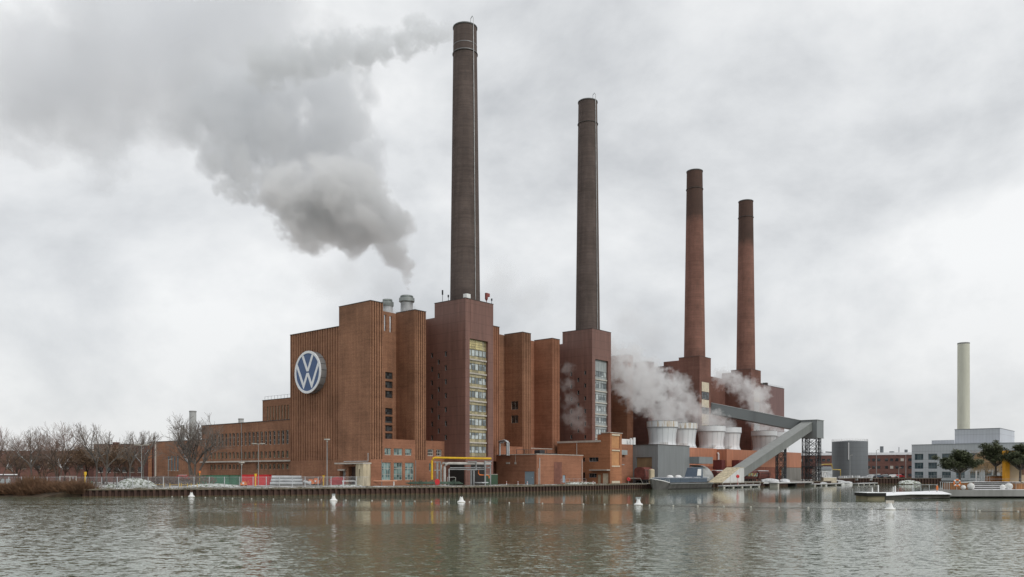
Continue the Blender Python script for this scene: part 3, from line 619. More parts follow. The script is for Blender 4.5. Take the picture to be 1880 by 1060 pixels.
# ---------------- emblem on the front ----------------
cyl, cz, Rr, xf = 180.8, 31.2, 5.6, 132.55
s_ = thing('emblem_sign', (134, cyl, cz - Rr), 'big round blue and white emblem sign with V above W on the ribbed brick wall', 'sign')
D_ = lambda u, v, x: (x, cyl - u * Rr, cz + v * Rr)
def disc_x(m, r, x0, x1, n=64):
    a = [D_(r * math.cos(2 * math.pi * i / n), r * math.sin(2 * math.pi * i / n), x0) for i in range(n)]; b = [(x1, p[1], p[2]) for p in a]
    m.add(a + b, [tuple(range(n)), tuple(range(n, 2 * n))[::-1]] + [(i, (i + 1) % n, n + (i + 1) % n, n + i) for i in range(n)])
m = MB(); disc_x(m, .985, xf + .12, 134.7); m.build('drum', M['logo_rim'], s_, smooth=True)
m = MB()
for a_ in (0.35, 0.05, -.32, -.7, .7, 1.1, 1.6, 2.0, -1.1, -1.6, 2.5, 3.0, 3.5, 4.0):
    y_, z_ = cyl - math.cos(a_) * Rr * .988, cz + math.sin(a_) * Rr * .988; m.beam((xf + .15, y_, z_), (134.5, y_, z_), .09)
m.build('drum_joint', M['dark_steel'], s_)
m = MB(); disc_x(m, .93, xf + .06, xf + .11); m.build('face', M['logo_blue'], s_)
m = MB(); n = 72; ri, ro = .885, 1.0
for i in range(n):
    a0, a1 = 2 * math.pi * i / n, 2 * math.pi * (i + 1) / n; c = [(ri, a0), (ro, a0), (ro, a1), (ri, a1)]
    m.hexa([D_(r * math.cos(t), r * math.sin(t), xf - .06) for r, t in c], [D_(r * math.cos(t), r * math.sin(t), xf + .16) for r, t in c])
m.build('ring', M['logo_white'], s_)
def poly_x(m, pts, x0, x1):
    n = len(pts); a = [D_(u, v, x0) for u, v in pts]; b = [D_(u, v, x1) for u, v in pts]
    m.add(a + b, [tuple(range(n)), tuple(range(n, 2 * n))[::-1]] + [(i, (i + 1) % n, n + (i + 1) % n, n + i) for i in range(n)])
m = MB(); poly_x(m, [(-.46, .78), (-.34, .86), (0, .175), (.34, .86), (.46, .78), (.08, .035), (-.08, .035)][::-1], xf, xf + .07); m.build('letter_v', M['logo_white'], s_)
m = MB(); poly_x(m, [(-.80, .46), (-.875, .31), (-.335, -.76), (-.285, -.76), (0, -.18), (.285, -.76), (.335, -.76), (.875, .31), (.80, .46), (.31, -.50), (.08, -.035), (-.08, -.035), (-.31, -.50)][::-1], xf, xf + .07); m.build('letter_w', M['logo_white'], s_)

# ---------------- brick office wing left of the front ----------------
of = thing('office_wing', (136.5, 216, G0), 'long low brick office wing with rows of narrow windows left of the emblem front', 'office building')
ys = [195.53 + 2.0 * i * 1.036 for i in range(20)]
H3 = [(y - .66, y + .66, 12.75, 16.6) for y in ys]; H2 = [(y - .62, y + .62, 8.95, 10.9) for y in ys]; H1 = [(y - .62, y + .62, 5.8, 7.2) for y in ys if not (211 < y < 217)]
m = MB(); m.wall('W', 136.5, 191.2, 240.6, G0, 19.45, holes=H3 + H2 + H1, dep=.45); m.box(137.2, 191.25, G0, 175, 240.6, 19.4, skip='BW'); m.face([(136.5, 240.6, G0), (137.2, 240.6, G0), (137.2, 240.6, 19.45), (136.5, 240.6, 19.45)])
m.build('wall', M['brick'], of)
MB().box(136.35, 191.2, 19.45, 137.6, 240.7, 19.62).build('coping', M['coping_dark'], of)
MB().box(135.9, 191.25, 8.05, 136.49, 240.6, 8.32).box(135.75, 191.25, 7.9, 136.49, 240.6, 8.05).build('ledge', M['coping'], of)
for a, b, c, d in H3: window(of, 'W', 136.5, a, b, c, d, .42, 1, 3, 'frame_pale', 'glass', .16)
for a, b, c, d in H2: window(of, 'W', 136.5, a, b, c, d, .4, 1, 1, 'coping', 'glass_green', .1)
for a, b, c, d in H1: window(of, 'W', 136.5, a, b, c, d, .4, 1, 1, 'coping', 'glass_green', .1)
MB().tube([(136.4, 218.1, 3), (136.4, 218.1, 19.4)], .08, 6).build('downpipe', M['steel'], of)
ub = thing('office_wing', (139.5, 205, 19.4), 'taller brick block with eight slit windows rising behind the office roof', 'office building')
HU = [(y - .34, y + .34, 19.9, 24.0) for y in (208.98, 207.55, 206.16, 204.78, 203.31, 201.86, 200.41, 198.9)]
m = MB(); m.wall('W', 139.2, 191.3, 211.5, 19.4, 25.9, holes=HU, dep=.4); m.box(139.7, 191.3, 19.4, 170, 211.5, 25.85, skip='BW'); m.face([(139.2, 211.5, 19.4), (139.7, 211.5, 19.4), (139.7, 211.5, 25.9), (139.2, 211.5, 25.9)]); m.build('wall', M['brick'], ub)
m = MB().box(139.1, 191.3, 25.9, 140, 211.6, 26.02)
for i in range(12): m.beam((139.4, 193 + i * 1.6, 26), (139.4, 193 + i * 1.6, 27), .05)
m.beam((139.4, 193, 27), (139.4, 210.6, 27), .05); m.build('railing', M['dark_steel'], ub)
for a, b, c, d in HU: window(ub, 'W', 139.2, a, b, c, d, .36, 1, 2, 'cream', 'glass_green', .09)
tag(MB().lathe(138.4, 194.6, [(1.0, 20.2), (1.1, 21), (1.1, 22.2), (.9, 22.4)], 16).box(138.0, 194.2, 19.6, 138.8, 195, 20.2).build('roof_fan', M['pale_steel']), 'round pale fan housing on the office roof beside the ribbed wall', 'roof fan')

# ---------------- low buildings between stacks and quay ----------------
def railing(m, pts, h=1.1, post=2.0, bars=2, r=.03):
    for (x0, y0, z0), (x1, y1, z1) in zip(pts, pts[1:]):
        L = math.dist((x0, y0), (x1, y1)); n = max(1, round(L / post))
        for i in range(n + 1):
            t = i / n; p = (x0 + (x1 - x0) * t, y0 + (y1 - y0) * t, z0 + (z1 - z0) * t); m.beam(p, (p[0], p[1], p[2] + h), r * 2)
        for k in range(bars):
            d = h * (k + 1) / bars; m.beam((x0, y0, z0 + d), (x1, y1, z1 + d), r * 1.6)
lb = thing('low_brick_building', (193, 150, G0), 'low flat roofed brick building with blue double door beside the quay', 'building')
m = MB(); m.wall('W', 181.83, 143, 160.2 - 2.4, G0, 9.85, [(143.8, 147.3, G0 + .01, 5.15)], .3); m.wall('S', 143, 181.83, 204.4, G0, 9.9, [(194.1, 195.5, 1.9, 4.05)], .25)
m.face([(204.4, 143, G0), (204.4, 157.8, G0), (204.4, 157.8, 9.9), (204.4, 143, 9.9)]); m.face([(181.83, 143, 9.8), (204.4, 143, 9.8), (204.4, 157.8, 9.8), (181.83, 157.8, 9.8)]); m.build('wall', M['brick_red'], lb)
MB().box(181.7, 142.87, 9.9, 204.5, 143.3, 10.1).box(181.7, 143.3, 9.85, 182.1, 157.8, 10.05).build('coping', M['coping'], lb)
d = MB().box(181.98, 143.82, G0 + .02, 182.05, 145.53, 5.13).box(181.98, 145.57, G0 + .02, 182.05, 147.28, 5.13).build('door', M['door_blue'], lb); MB().box(181.9, 144.5, 3.3, 181.97, 144.7, 3.5).build('handle', M['white'], d)
MB().box(194.12, 143.15, 1.9, 195.48, 143.2, 4.03).build('door', M['door_blue'], lb)
MB().tube([(183.1, 142.85, G0), (183.1, 142.85, 8.9)], .1, 8).tube([(182.5, 142.88, G0), (182.5, 142.88, 6)], .07, 8).tube([(203.7, 142.85, G0), (203.7, 142.85, 8.7), (203.7, 142.7, 8.75)], .09, 8).build('downpipe', M['pale_steel'], lb)
MB().box(189.9, 142.93, 1.5, 193.7, 142.99, 7.9).build('bricked_panel', plain('panel_brick', (.20, .085, .06), .9), lb)
MB().box(181.7, 150.3, 7.2, 181.82, 150.9, 7.8).box(181.7, 152.7, 7.3, 181.82, 154.1, 7.8).tube([(181.75, 150.6, 7.8), (181.75, 150.6, 10)], .04, 5).build('wall_box', M['coping'], lb)
m = MB(); railing(m, [(190.5, 140.9, 1.5), (203, 140.9, 1.5)], 1.5, 2.1); tag(m.build('handrail', M['galv']), 'thin galvanised handrail by the small blue door', 'railing')
tag(MB().box(192, 139.6, 1.5, 206, 140.6, 2.0).build('snowy_ledge', M['snowpile']), 'low snow covered concrete ledge below the small blue door', 'ledge')
# silver goose-neck pipes on that roof
g = thing('roof_pipes', (186, 156, 9.9), 'two thick silver pipes bending over the low brick roof', 'pipe')
for s in (0, 1):
    o = s * 3.0; MB().tube([P(917.5 + s * .6, 238 + s, 836), P(917.5 + s * .6, 238 + s, 814.5 + s * 5)][:2] if False else [P(916 + o * .2, 239, 811 - s * .8 + 2 * s), P(926 + o, 237, 808.6 + s * 1.6), P(929 + o, 236.6, 809.6 + s * 1.4), P(930.8 + o, 236.4, 812.6 + s), P(931 + o, 236.4, 836.5)], .27, 12).build('pipe', M['galv'], g, smooth=True)
MB().tube([P(917.6, 238, 836.5), P(917.6, 238, 815), P(919, 238, 813.2), P(924, 237.6, 813)], .24, 10).build('pipe', M['galv'], g, smooth=True)
m = MB(); railing(m, [(184, 152, 9.9), (195, 149.5, 9.9)], 1.6, 3, 1, .06); m.box(191, 149, 9.9, 193.4, 151, 11.4); m.box(197.5, 150, 9.9, 201, 152, 10.6); m.box(202.5, 150, 9.9, 203.9, 152, 10.5); m.build('rack', M['dark_steel'], g)

an = thing('brick_annex', (213, 147, G0), 'orange red brick annex with cream panelled stair tower near the quay', 'building')
wins = [(138.0 + 3.2, 144.7, 8.15, 9.5), (141.9, 144.7, 3.3, 4.6), (146.2, 148.2, 8.15, 9.5), (146.2, 148.2, 2.4, 4.9)]
m = MB(); m.wall('W', 210, 137, 156.8, G0, 14.1, wins + [(140.4, 141.5, G0 + .01, 4.2), (137.7, 139.7, G0 + .01, 4.6)], .3)
m.wall('W', 210, 137, 140.2, 14.1, 16.75); m.wall('S', 137, 210, 216.5, G0, 16.75, [(210.9, 215.3, z0, z1) for z0, z1 in ((12.2, 16.0), (7.0, 11.3))], .18)
m.face([(216.5, 137, G0), (216.5, 146, G0), (216.5, 146, 16.75), (216.5, 137, 16.75)]); m.face([(210, 140.2, 14.1), (216.5, 140.2, 14.1), (216.5, 140.2, 16.75), (210, 140.2, 16.75)])
m.face([(210, 137, 16.75), (216.5, 137, 16.75), (216.5, 140.2, 16.75), (210, 140.2, 16.75)]); m.face([(210, 140.2, 14.05), (219.6, 140.2, 14.05), (219.6, 156.8, 14.05), (210, 156.8, 14.05)]); m.build('wall', M['brick_orange'], an)
for a, b, c, d in wins: window(an, 'W', 210, a, b, c, d, .28, 3 if b - a > 2.4 else 1, 1, 'steel', 'glass', .1)
MB().box(210.2, 140.4, G0, 210.25, 141.5, 4.2).build('door', M['cream_old'], an); MB().box(210.2, 137.7, G0, 210.25, 139.7, 4.6).build('door', M['cream'], an)
MB().box(210.9, 137.17, 12.2, 215.3, 137.19, 16.0).box(210.9, 137.17, 7.0, 215.3, 137.19, 11.3).build('panel', plain('panel_tan', (.50, .25, .11), .8, var=.15), an)
for za, zb in ((16.03, 16.5), (11.35, 11.75), (6.6, 6.95), (1.6, 2.3)): MB().box(210.85, 136.9, za, 215.35, 136.99, zb).build('lintel', M['cream'], an)
MB().box(209.8, 136.8, 16.76, 216.7, 140.4, 16.98).box(209.85, 140.4, 14.1, 210.25, 156.8, 14.7).build('coping', M['coping'], an)
MB().box(208.2, 137.0, 5.45, 209.98, 143.4, 5.75).build('canopy', M['frame_pale'], an)
MB().tube([(209.88, 149.2, G0), (209.88, 149.2, 14)], .09, 6).build('downpipe', M['pale_steel'], an)
li = thing('link_building', (221, 146.5, G0), 'dark brick link between the cream panelled stair tower and the grey shed', 'building')
hl = [(217.2, 222, 7.6, 9.4), (217.2, 222, 5.4, 7.2)]
m = MB(); m.wall('S', 142.2, 216.5, 231.4, G0, 13.9, hl + [(218.5, 220.5, G0 + .01, 5.0)], .3); m.face([(216.5, 142.2, 13.9), (231.4, 142.2, 13.9), (231.4, 157, 13.9), (216.5, 157, 13.9)]); m.build('wall', M['brick_red'], li)
for h_ in hl: window(li, 'S', 142.2, *h_, .28, 4, 1, 'dark_steel', 'glass', .1)
window(li, 'S', 142.2, 218.5, 220.5, G0 + .02, 5.0, .28, 1, 2, 'panel_grey', 'glass', .3, 'door')
MB().box(216.6, 141.4, 7.25, 225, 142.15, 7.5).box(216.6, 141.6, 4.9, 223, 142.15, 5.1).box(221, 141.2, 10.5, 226.5, 142.15, 12).build('ledge', M['panel_grey'], li)
tag(MB().box(226, 146, 13.9, 239, 151, 15.9).lathe(236, 144.6, [(.5, 13.9), (.5, 16.4)], 10).lathe(234, 144.6, [(.35, 13.9), (.35, 16.2)], 10).build('roof_unit', M['white']), 'long white ventilation unit on the roof beside the nearest cooling tower', 'roof unit')

# grey clad unloading shed
sh = thing('grey_shed', (242, 138, G0), 'grey profiled steel shed with an open gate where a wagon stands', 'shed')
m = MB(); m.wall('W', 231.48, 133, 143.3, G0, 13.75, [(135.2, 141.0, G0 + .01, 9.8)], .4); m.wall('S', 133, 231.48, 252.5, G0, 13.75); m.box(231.9, 133.3, 13.4, 252.5, 155, 13.7, skip='B'); m.face([(252.5, 133, G0), (252.5, 155, G0), (252.5, 155, 13.7), (252.5, 133, 13.7)])
m.face([(231.48, 143.3, G0), (231.48, 155, G0), (231.48, 155, 13.7), (231.48, 143.3, 13.7)]); m.build('wall', M['grey_clad'], sh)
MB().box(231.86, 135.3, 6.6, 231.95, 140.95, 9.75).build('rolling_door', plain('roll', (.22, .155, .085), .7, streak=True), sh)
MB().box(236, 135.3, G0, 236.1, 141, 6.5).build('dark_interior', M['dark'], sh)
MB().box(231.3, 132.85, 13.75, 252.6, 133.2, 13.9).box(231.3, 133.2, 13.75, 231.7, 143.3, 13.9).build('eaves', M['coping_dark'], sh)
sh2 = thing('grey_shed', (254.9, 130, G0), 'small rounded grey metal canopy beside the shed above the barge', 'shed')
MB().box(252.6, 129.5, 7.9, 262.6, 135, 10.2).build('hood', M['grey_clad'], sh2)
m = MB()
for i in range(8):
    a0, a1 = i * math.pi / 16, (i + 1) * math.pi / 16
    p = [(135 - 5.2 * math.cos(a), 1.9 + 5.6 * math.sin(a)) for a in (a0, a1)]
    m.face([(252.7, p[0][0], p[0][1]), (264.5, p[0][0], p[0][1]), (264.5 - i * .15, p[1][0], p[1][1]), (252.7, p[1][0], p[1][1])])
m.face([(264, 130, 1.5), (264, 135, 1.5), (263, 135, 7.4), (263.2, 132.5, 6.6), (263.8, 130.5, 4.5)]); m.build('vault', plain('vault', (.34, .35, .34), .7, var=.25), sh2)

# orange clad hall carrying the cooling towers
oh = thing('orange_hall', (305, 148, G0), 'long orange clad hall under the row of white cooling towers', 'hall')
m = MB(); m.wall('S', 140, 252.6, 287.25, 7.2, 13.85); m.wall('W', 287.25, 136, 140, 7.2, 13.7); m.wall('S', 136, 287.25, 361.4, 7.2, 13.65)
m.face([(252.6, 140, 13.7), (287.25, 140, 13.7), (287.25, 136, 13.6), (361.4, 136, 13.6), (361.4, 155, 13.6), (252.6, 155, 13.7)]); m.face([(361.4, 136, G0), (361.4, 155, G0), (361.4, 155, 13.6), (361.4, 136, 13.6)])
m.build('cladding', M['orange_clad'], oh)
m = MB(); m.wall('S', 140.05, 252.6, 287.3, G0, 7.2); m.wall('W', 287.3, 136.05, 140.05, G0, 7.2); m.wall('S', 136.05, 287.3, 338, G0, 7.2); m.build('lower_wall', plain('lower_orange', (.23, .085, .055), .85, var=.3), oh)
m = MB(); m.wall('S', 136.0, 338, 361.4, G0, 7.1); m.build('shutter', clad('shut', (.22, .21, .19), 2.0, None), oh)
TO = plain('trim_or', (.5, .17, .07), .8)
MB().box(337.3, 135.6, G0, 338, 136.2, 7.2).build('corner_post', TO, oh); MB().box(262, 139, 5.2, 287, 139.95, 6.0).build('ledge', TO, oh)
w_ = MB().box(291.5, 133.2, 1.6, 300, 135.9, 9.6).build('porch', plain('maroon', (.15, .03, .028), .7), oh); MB().box(294.3, 133.1, 3, 296.9, 133.18, 8.4).build('window', M['panel_grey'], w_)
MB().box(284.2, 136.6, 3.8, 288.0, 139.9, 9.6).build('stair_box', plain('maroon2', (.13, .03, .028), .7), oh)
MB().tube([(287.0, 139.6, 12.4), (287.3, 139.3, 11.8), (287.3, 139.3, 9.7)], .35, 10).build('downpipe', M['white'], oh)
tag(MB().box(252.6, 135.01, 13.86, 287, 135.3, 13.9).build('gutter', M['coping_dark'], oh))

# ---------------- cooling towers ----------------
def ctower(x, y, z0, label, rust):
    t = thing('cooling_tower', (x, y, z0), label, 'cooling tower', 'white cooling towers on the orange hall roof')
    R = 5.4; zt = 22.78
    prof = []
    for i in range(15):
        q = i / 14; z = z0 + q * (20.75 - z0)
        r = 4.62 + 0.95 * max(0, 1 - q / .28) ** 2 * .9 + .62 * max(0, (q - .3) / .7) ** 1.6
        prof.append((r, z))
    MB().lathe(x, y, prof, 48, False).build('shell', M['ct'], t, smooth=True)
    MB().lathe(x, y, [(5.15, 20.65), (5.42, 20.65), (5.42, zt), (5.25, zt), (5.2, 21)], 48, False).build('rim_band', M['ct_rust' if rust else 'ct'], t, smooth=True)
    m = MB()
    for i in range(16):
        a = 2 * math.pi * i / 16 + .15
        pts = [(x + math.cos(a) * (r + .03), y + math.sin(a) * (r + .03), z) for r, z in prof]
        m.tube(pts, .028, 4)
    m.lathe(x, y, [(5.3, 20.6), (5.5, 20.6), (5.5, 20.75), (5.3, 20.75)], 48, False).lathe(x, y, [(5.2, zt), (5.46, zt), (5.46, zt + .1), (5.2, zt + .1)], 48, False)
    m.build('joint', M['logo_rim'], t)
    a = math.atan2(-y, -x) + .1; c = (x + math.cos(a) * 4.9, y + math.sin(a) * 4.9)
    m = MB(); railing(m, [(c[0] - .9, c[1] + .9, z0 + .1), (c[0] - .3, c[1] - .2, z0 + .1), (c[0] + .9, c[1] - .9, z0 + .1)], 1.6, .8, 3, .04); m.build('cage', M['coping'], t)
for x, lab, ru in ((257.1, 'nearest cooling tower, white shell with rusty streaks down the rim', True), (271.6, 'second cooling tower with the most rust along its rim, half behind the nearest', True),
                   (294.8, 'third cooling tower, pale clean rim, between rusty one and a narrower looking one', False), (309.0, 'fourth cooling tower, half behind the third, clean rim', False),
                   (343.6, 'fifth cooling tower whose base is cut by the sloping grey conveyor', False), (358.3, 'farthest cooling tower mostly hidden behind the sloping conveyor', False)):
    ctower(x, 146 if x < 340 else 145.5, 13.7, lab, ru)

# ---------------- coal conveyors ----------------
cv = thing('coal_conveyor', (300, 124, 3.5), 'lower enclosed grey conveyor climbing from the white hopper to the junction cabin', 'conveyor')
def inclined(name, a, b, ya, yb, za, zb, tha, thb, mat, parent):
    m = MB(); m.hexa([(a, ya, za - tha), (a, yb, za - tha), (b, yb, zb - thb), (b, ya, zb - thb)], [(a, ya, za), (a, yb, za), (b, yb, zb), (b, ya, zb)]); return m.build(name, mat, parent)
inclined('gallery', 270.5, 336.0, 122, 126.4, 6.1, 25.3, 2.95, 3.4, M['conv_clad'], cv)
m = MB(); m.hexa([(270.5, 121.75, 6.12), (270.5, 126.6, 6.12), (336.0, 126.6, 25.32), (336.0, 121.75, 25.32)], [(270.5, 121.75, 6.3), (270.5, 126.6, 6.3), (336.0, 126.6, 25.5), (336.0, 121.75, 25.5)]); m.build('roof', M['conv_roof'], cv)
def lattice(m, x0, y0, x1, y1, z0, z1, n, w=.28, wb=.16):
    cs = [(x0, y0), (x1, y0), (x1, y1), (x0, y1)]
    for x, y in cs: m.beam((x, y, z0), (x, y, z1), w)
    for i in range(n):
        za, zb = z0 + (z1 - z0) * i / n, z0 + (z1 - z0) * (i + 1) / n
        for (xa, ya), (xb, yb) in zip(cs, cs[1:] + cs[:1]):
            m.beam((xa, ya, za), (xb, yb, zb), wb); m.beam((xb, yb, za), (xa, ya, zb), wb); m.beam((xa, ya, zb), (xb, yb, zb), wb)
m = MB(); lattice(m, 308.5, 122.6, 310.2, 125.9, G0, 15.0, 4, .3, .18); m.build('trestle', M['dark_steel'], cv)
cb = thing('junction_cabin', (340, 123, 19.2), 'grey box cabin on top of the lattice tower where both conveyors meet', 'cabin')
MB().box(336.1, 120.1, 19.2, 343.8, 126.7, 26.25).build('walls', M['grey_clad'], cb)
MB().box(335.9, 119.9, 26.25, 344.0, 126.9, 26.45).box(335.95, 119.95, 19.0, 343.95, 126.85, 19.2).build('roof', M['conv_roof'], cb)
lt = thing('lattice_tower', (339.5, 123.2, G0), 'black steel lattice tower with crossed bracing under the junction cabin', 'lattice tower')
m = MB(); lattice(m, 336.5, 120.6, 340.2, 126.2, G0, 19.0, 4, .32, .15); m.build('frame', M['dark_steel'], lt)
m = MB(); lattice(m, 340.6, 121, 343.2, 125.8, G0, 19.0, 4, .28, .13); m.build('frame', M['dark_steel'], lt)
MB().box(336.2, 120.3, 7.2, 343.6, 126.4, 7.45).box(336.2, 120.3, 13.0, 343.6, 126.4, 13.2).box(343.4, 118.5, 13.2, 349, 119.2, 13.6).build('platform', M['dark_steel'], lt)
m = MB(); railing(m, [(336.2, 120.3, 13.2), (343.6, 120.3, 13.2)], 1.1, 1.5); railing(m, [(336.2, 120.3, 7.45), (343.6, 120.3, 7.45)], 1.1, 1.5); m.build('handrail', M['steel'], lt)
uc = thing('coal_conveyor', (324, 140, 21), 'upper enclosed dark grey conveyor from the junction cabin up to the third tower', 'conveyor')
A_, B_ = Vector((337.8, 126.75, 26.2)), Vector((309.4, 153.2, 33.1)); d_ = (B_ - A_); d_.z = 0; d_.normalize(); nrm = Vector((-d_.y, d_.x, 0)) * 3.3; L_ = Vector((0, 0, 4.15))
MB().hexa([A_ - L_, A_ - L_ - nrm, B_ - L_ - nrm, B_ - L_], [A_, A_ - nrm, B_ - nrm, B_]).build('gallery', clad('conv2', (.12, .135, .14), .9, None, seam=.8, var=.1), uc)
u3 = Vector((0, 0, .02)); n4 = nrm * 1.06
MB().hexa([A_ + u3 + nrm * .05, A_ - n4 + u3, B_ - n4 + u3, B_ + u3 + nrm * .05], [A_ + u3 * 12 + nrm * .05, A_ - n4 + u3 * 12, B_ - n4 + u3 * 12, B_ + u3 * 12 + nrm * .05]).build('roof', M['steel'], uc)
hp = thing('coal_hopper', (262, 124, G0), 'white wedge shaped hopper housing with a rusty sloping lid at the conveyor foot', 'hopper')
y0, y1 = 121.7, 126.6
m = MB(); pr = [(253.6, G0), (270.6, G0), (270.6, 6.2), (270.2, 6.55), (267.3, 6.55)]
m.add([(x, y0, z) for x, z in pr] + [(x, y1, z) for x, z in pr], [(0, 1, 2, 3, 4), (9, 8, 7, 6, 5), (0, 5, 6, 1), (1, 6, 7, 2), (2, 7, 8, 3)]); m.build('housing', plain('hop_white', (.60, .60, .58), .7, var=.18, streak=True), hp)
m = MB(); m.hexa([(253.4, y0 - .1, G0 + .03), (253.4, y1, G0 + .03), (267.3, y1, 6.57), (267.3, y0 - .1, 6.57)], [(253.35, y0 - .1, G0 + .15), (253.35, y1, G0 + .15), (267.25, y1, 6.69), (267.25, y0 - .1, 6.69)]); m.box(267.3, y0 - .1, 6.56, 270.3, y1, 6.7); m.build('sloping_lid', M['cream_old'], hp)

# ---------------- rail wagons ----------------
def wagon(x0, L, y0, label, body='wagon', snow=False, W_=2.9, H_=4.1):
    t = thing('rail_wagon', (x0 + L / 2, y0 + W_ / 2, G0), label, 'rail wagon', 'covered coal wagons on the works siding')
    m = MB(); n = 8; z0 = G0 + 1.15; zt = G0 + H_
    pr = [(y0 + .5, z0), (y0 + W_ - .5, z0), (y0 + W_, z0 + .9), (y0 + W_, zt - .9)] + [(y0 + W_ / 2 + W_ / 2 * math.cos(a), zt - .9 + .9 * math.sin(a)) for a in [math.pi * i / 8 for i in range(1, 8)]] + [(y0, zt - .9), (y0, z0 + .9)]
    k = len(pr); m.add([(x0 + .4, y, z) for y, z in pr] + [(x0 + L - .4, y, z) for y, z in pr], [tuple(range(k))[::-1], tuple(range(k, 2 * k))] + [(i, (i + 1) % k, k + (i + 1) % k, k + i) for i in range(k)])
    m.build('body', M[body], t)
    m = MB()
    for i in range(7): x = x0 + .5 + (L - 1) * i / 6; m.box(x - .06, y0 - .07, z0 + .8, x + .06, y0 + W_ + .07, zt - .9)
    m.box(x0 + .3, y0 - .05, zt - 1.0, x0 + L - .3, y0 + .02, zt - .85); m.build('rib', M['coping_dark'], t)
    MB().box(x0, y0 + .3, G0 + .85, x0 + L, y0 + W_ - .3, G0 + 1.14).build('frame', M['dark'], t)
    for xb in (x0 + 1.6, x0 + L - 1.6):
        for dx in (-.8, .8):
            m = MB()
            for yy in (y0 + .55, y0 + W_ - .7):
                pts = [(xb + dx + .45 * math.cos(a), yy, G0 + .47 + .45 * math.sin(a)) for a in [2 * math.pi * i / 14 for i in range(14)]]
                m.add(pts + [(p[0], p[1] + .14, p[2]) for p in pts], [tuple(range(14)), tuple(range(14, 28))[::-1]] + [(i, (i + 1) % 14, 14 + (i + 1) % 14, 14 + i) for i in range(14)])
            m.build('wheelset', M['dark'], t)
    if snow: MB().box(x0 + .8, y0 + .5, zt - .1, x0 + L - .8, y0 + W_ - .5, zt + .14).build('snow_cap', M['snow'], t)
    return t
wagon(226, 11, 134.8, 'rusty red wagon standing at the open gate of the grey shed', H_=5.1, W_=3.8)
for i, (x, lab) in enumerate(((265.5, 'dark red wagon partly hidden behind the white hopper'), (277.2, 'dark red wagon just behind the foot of the sloping conveyor'), (289.0, 'dark red wagon behind the conveyor with coloured graffiti'), (300.8, 'last dark red wagon, snow on its roof, beside the conveyor trestle'))):
    wagon(x, 11.2, 129.4, lab, snow=(i in (0, 3)))
gcol = [(.45, .50, .10), (.40, .06, .10), (.30, .38, .42), (.05, .24, .20), (.42, .36, .2)]
m3 = None
def graffiti():
    m, nt, b = newmat('graffiti'); p = posn(nt); v = N(nt, 'ShaderNodeTexVoronoi'); v.inputs['Scale'].default_value = 1.0; nt.links.new(p, v.inputs['Vector'])
    c = mixc(nt, ramp(nt, noise(nt, p, .9, 4), [(.48, 0.0), (.52, 1.0)]), (.14, .05, .04), ramp(nt, v.outputs['Color'], [(0.15, gcol[1]), (.4, gcol[0]), (.6, gcol[2]), (.85, gcol[3])]))
    nt.links.new(c, b.inputs['Base Color']); return m
GR = graffiti()
for o in [o for o in bpy.data.objects if o.name.startswith('rail_wagon')][1:4]:
    l = o.location; MB().box(l.x - 4.9, 129.15, 3.5, l.x + 4.9, 129.22, 4.7).build('painted_panel', GR, o)
tag(MB().lathe(226.2, 132.2, [(.9, 1.5), (.9, 5.6), (.7, 5.9), (.1, 6)], 14).build('concrete_post', M['cream_old']), 'stout stained concrete post between wagon and shed wall', 'post')

# ---------------- pipe gantry, pipes and yard gear ----------------
pg = thing('pipe_gantry', (154, 147, G0), 'steel gantry carrying thick pale pipes with bright yellow gas pipe on top', 'pipe gantry')
a, b = Vector((149.5, 151.6, 0)), Vector((159.2, 140.2, 0)); dd = (b - a).normalized(); nn = Vector((-dd.y, dd.x, 0))
Q = lambda s, n, z: tuple(a + dd * s + nn * n + Vector((0, 0, z)))
MB().tube([Q(0, 0, 3.0), Q(0, 0, 7.8), Q(.25, 0, 8.35), Q(.8, 0, 8.6), Q(15.2, 0, 8.35)], .27, 12).build('gas_pipe', M['yellow'], pg, smooth=True)
MB().tube([Q(3.2, .2, G0), Q(3.2, .2, 6.2), Q(3.5, .2, 6.85), Q(4.2, .2, 7.15), Q(15.0, .2, 7.05)], .36, 14).build('pipe', M['pale_steel'], pg, smooth=True)
MB().tube([Q(2.2, 1.2, G0), Q(2.2, 1.2, 6.6), Q(2.6, 1.2, 7.2), Q(15, 1.2, 7.1)], .3, 12).build('pipe', M['pale_steel'], pg, smooth=True)
MB().tube([Q(4.3, .8, G0), Q(4.3, .8, 5.6), Q(4.6, .8, 6.0), Q(14.8, .8, 6.05)], .16, 10).build('pipe', M['galv'], pg, smooth=True)
m = MB()
m.beam(Q(1.3, -.3, G0), Q(1.3, -.3, 7.5), .34); m.beam(Q(1.3, 1.6, G0), Q(1.3, 1.6, 7.5), .34); m.beam(Q(.6, -.3, 7.5), Q(2.3, -.3, 7.5), .22); m.beam(Q(.6, -.3, 5.4), Q(2.3, -.3, 5.4), .22); m.beam(Q(2.2, -.3, 5.4), Q(2.2, -.3, 7.5), .22)
for s in (10.0, 10.7): m.beam(Q(s, -.3, G0), Q(s, -.3, 5.5), .3)
m.beam(Q(9.0, -.3, 5.5), Q(11.4, -.3, 5.5), .24); m.beam(Q(11.3, -.3, 5.5), Q(11.3, -.3, 7.6), .28); m.beam(Q(9.2, -.3, 7.6), Q(11.4, -.3, 7.6), .22)
m.beam(Q(13.6, -.3, G0), Q(13.6, -.3, 7.8), .3); m.beam(Q(14.9, 1.5, G0), Q(14.9, 1.5, 7.8), .26); m.beam(Q(4.2, -.3, 5.6), Q(13.6, -.3, 5.6), .22); m.beam(Q(13.4, -.3, 7.6), Q(15.3, 1.5, 7.6), .2); m.beam(Q(13.4, -.3, 6.9), Q(15.3, -.3, 6.9), .2)
m.build('frame', M['steel'], pg)
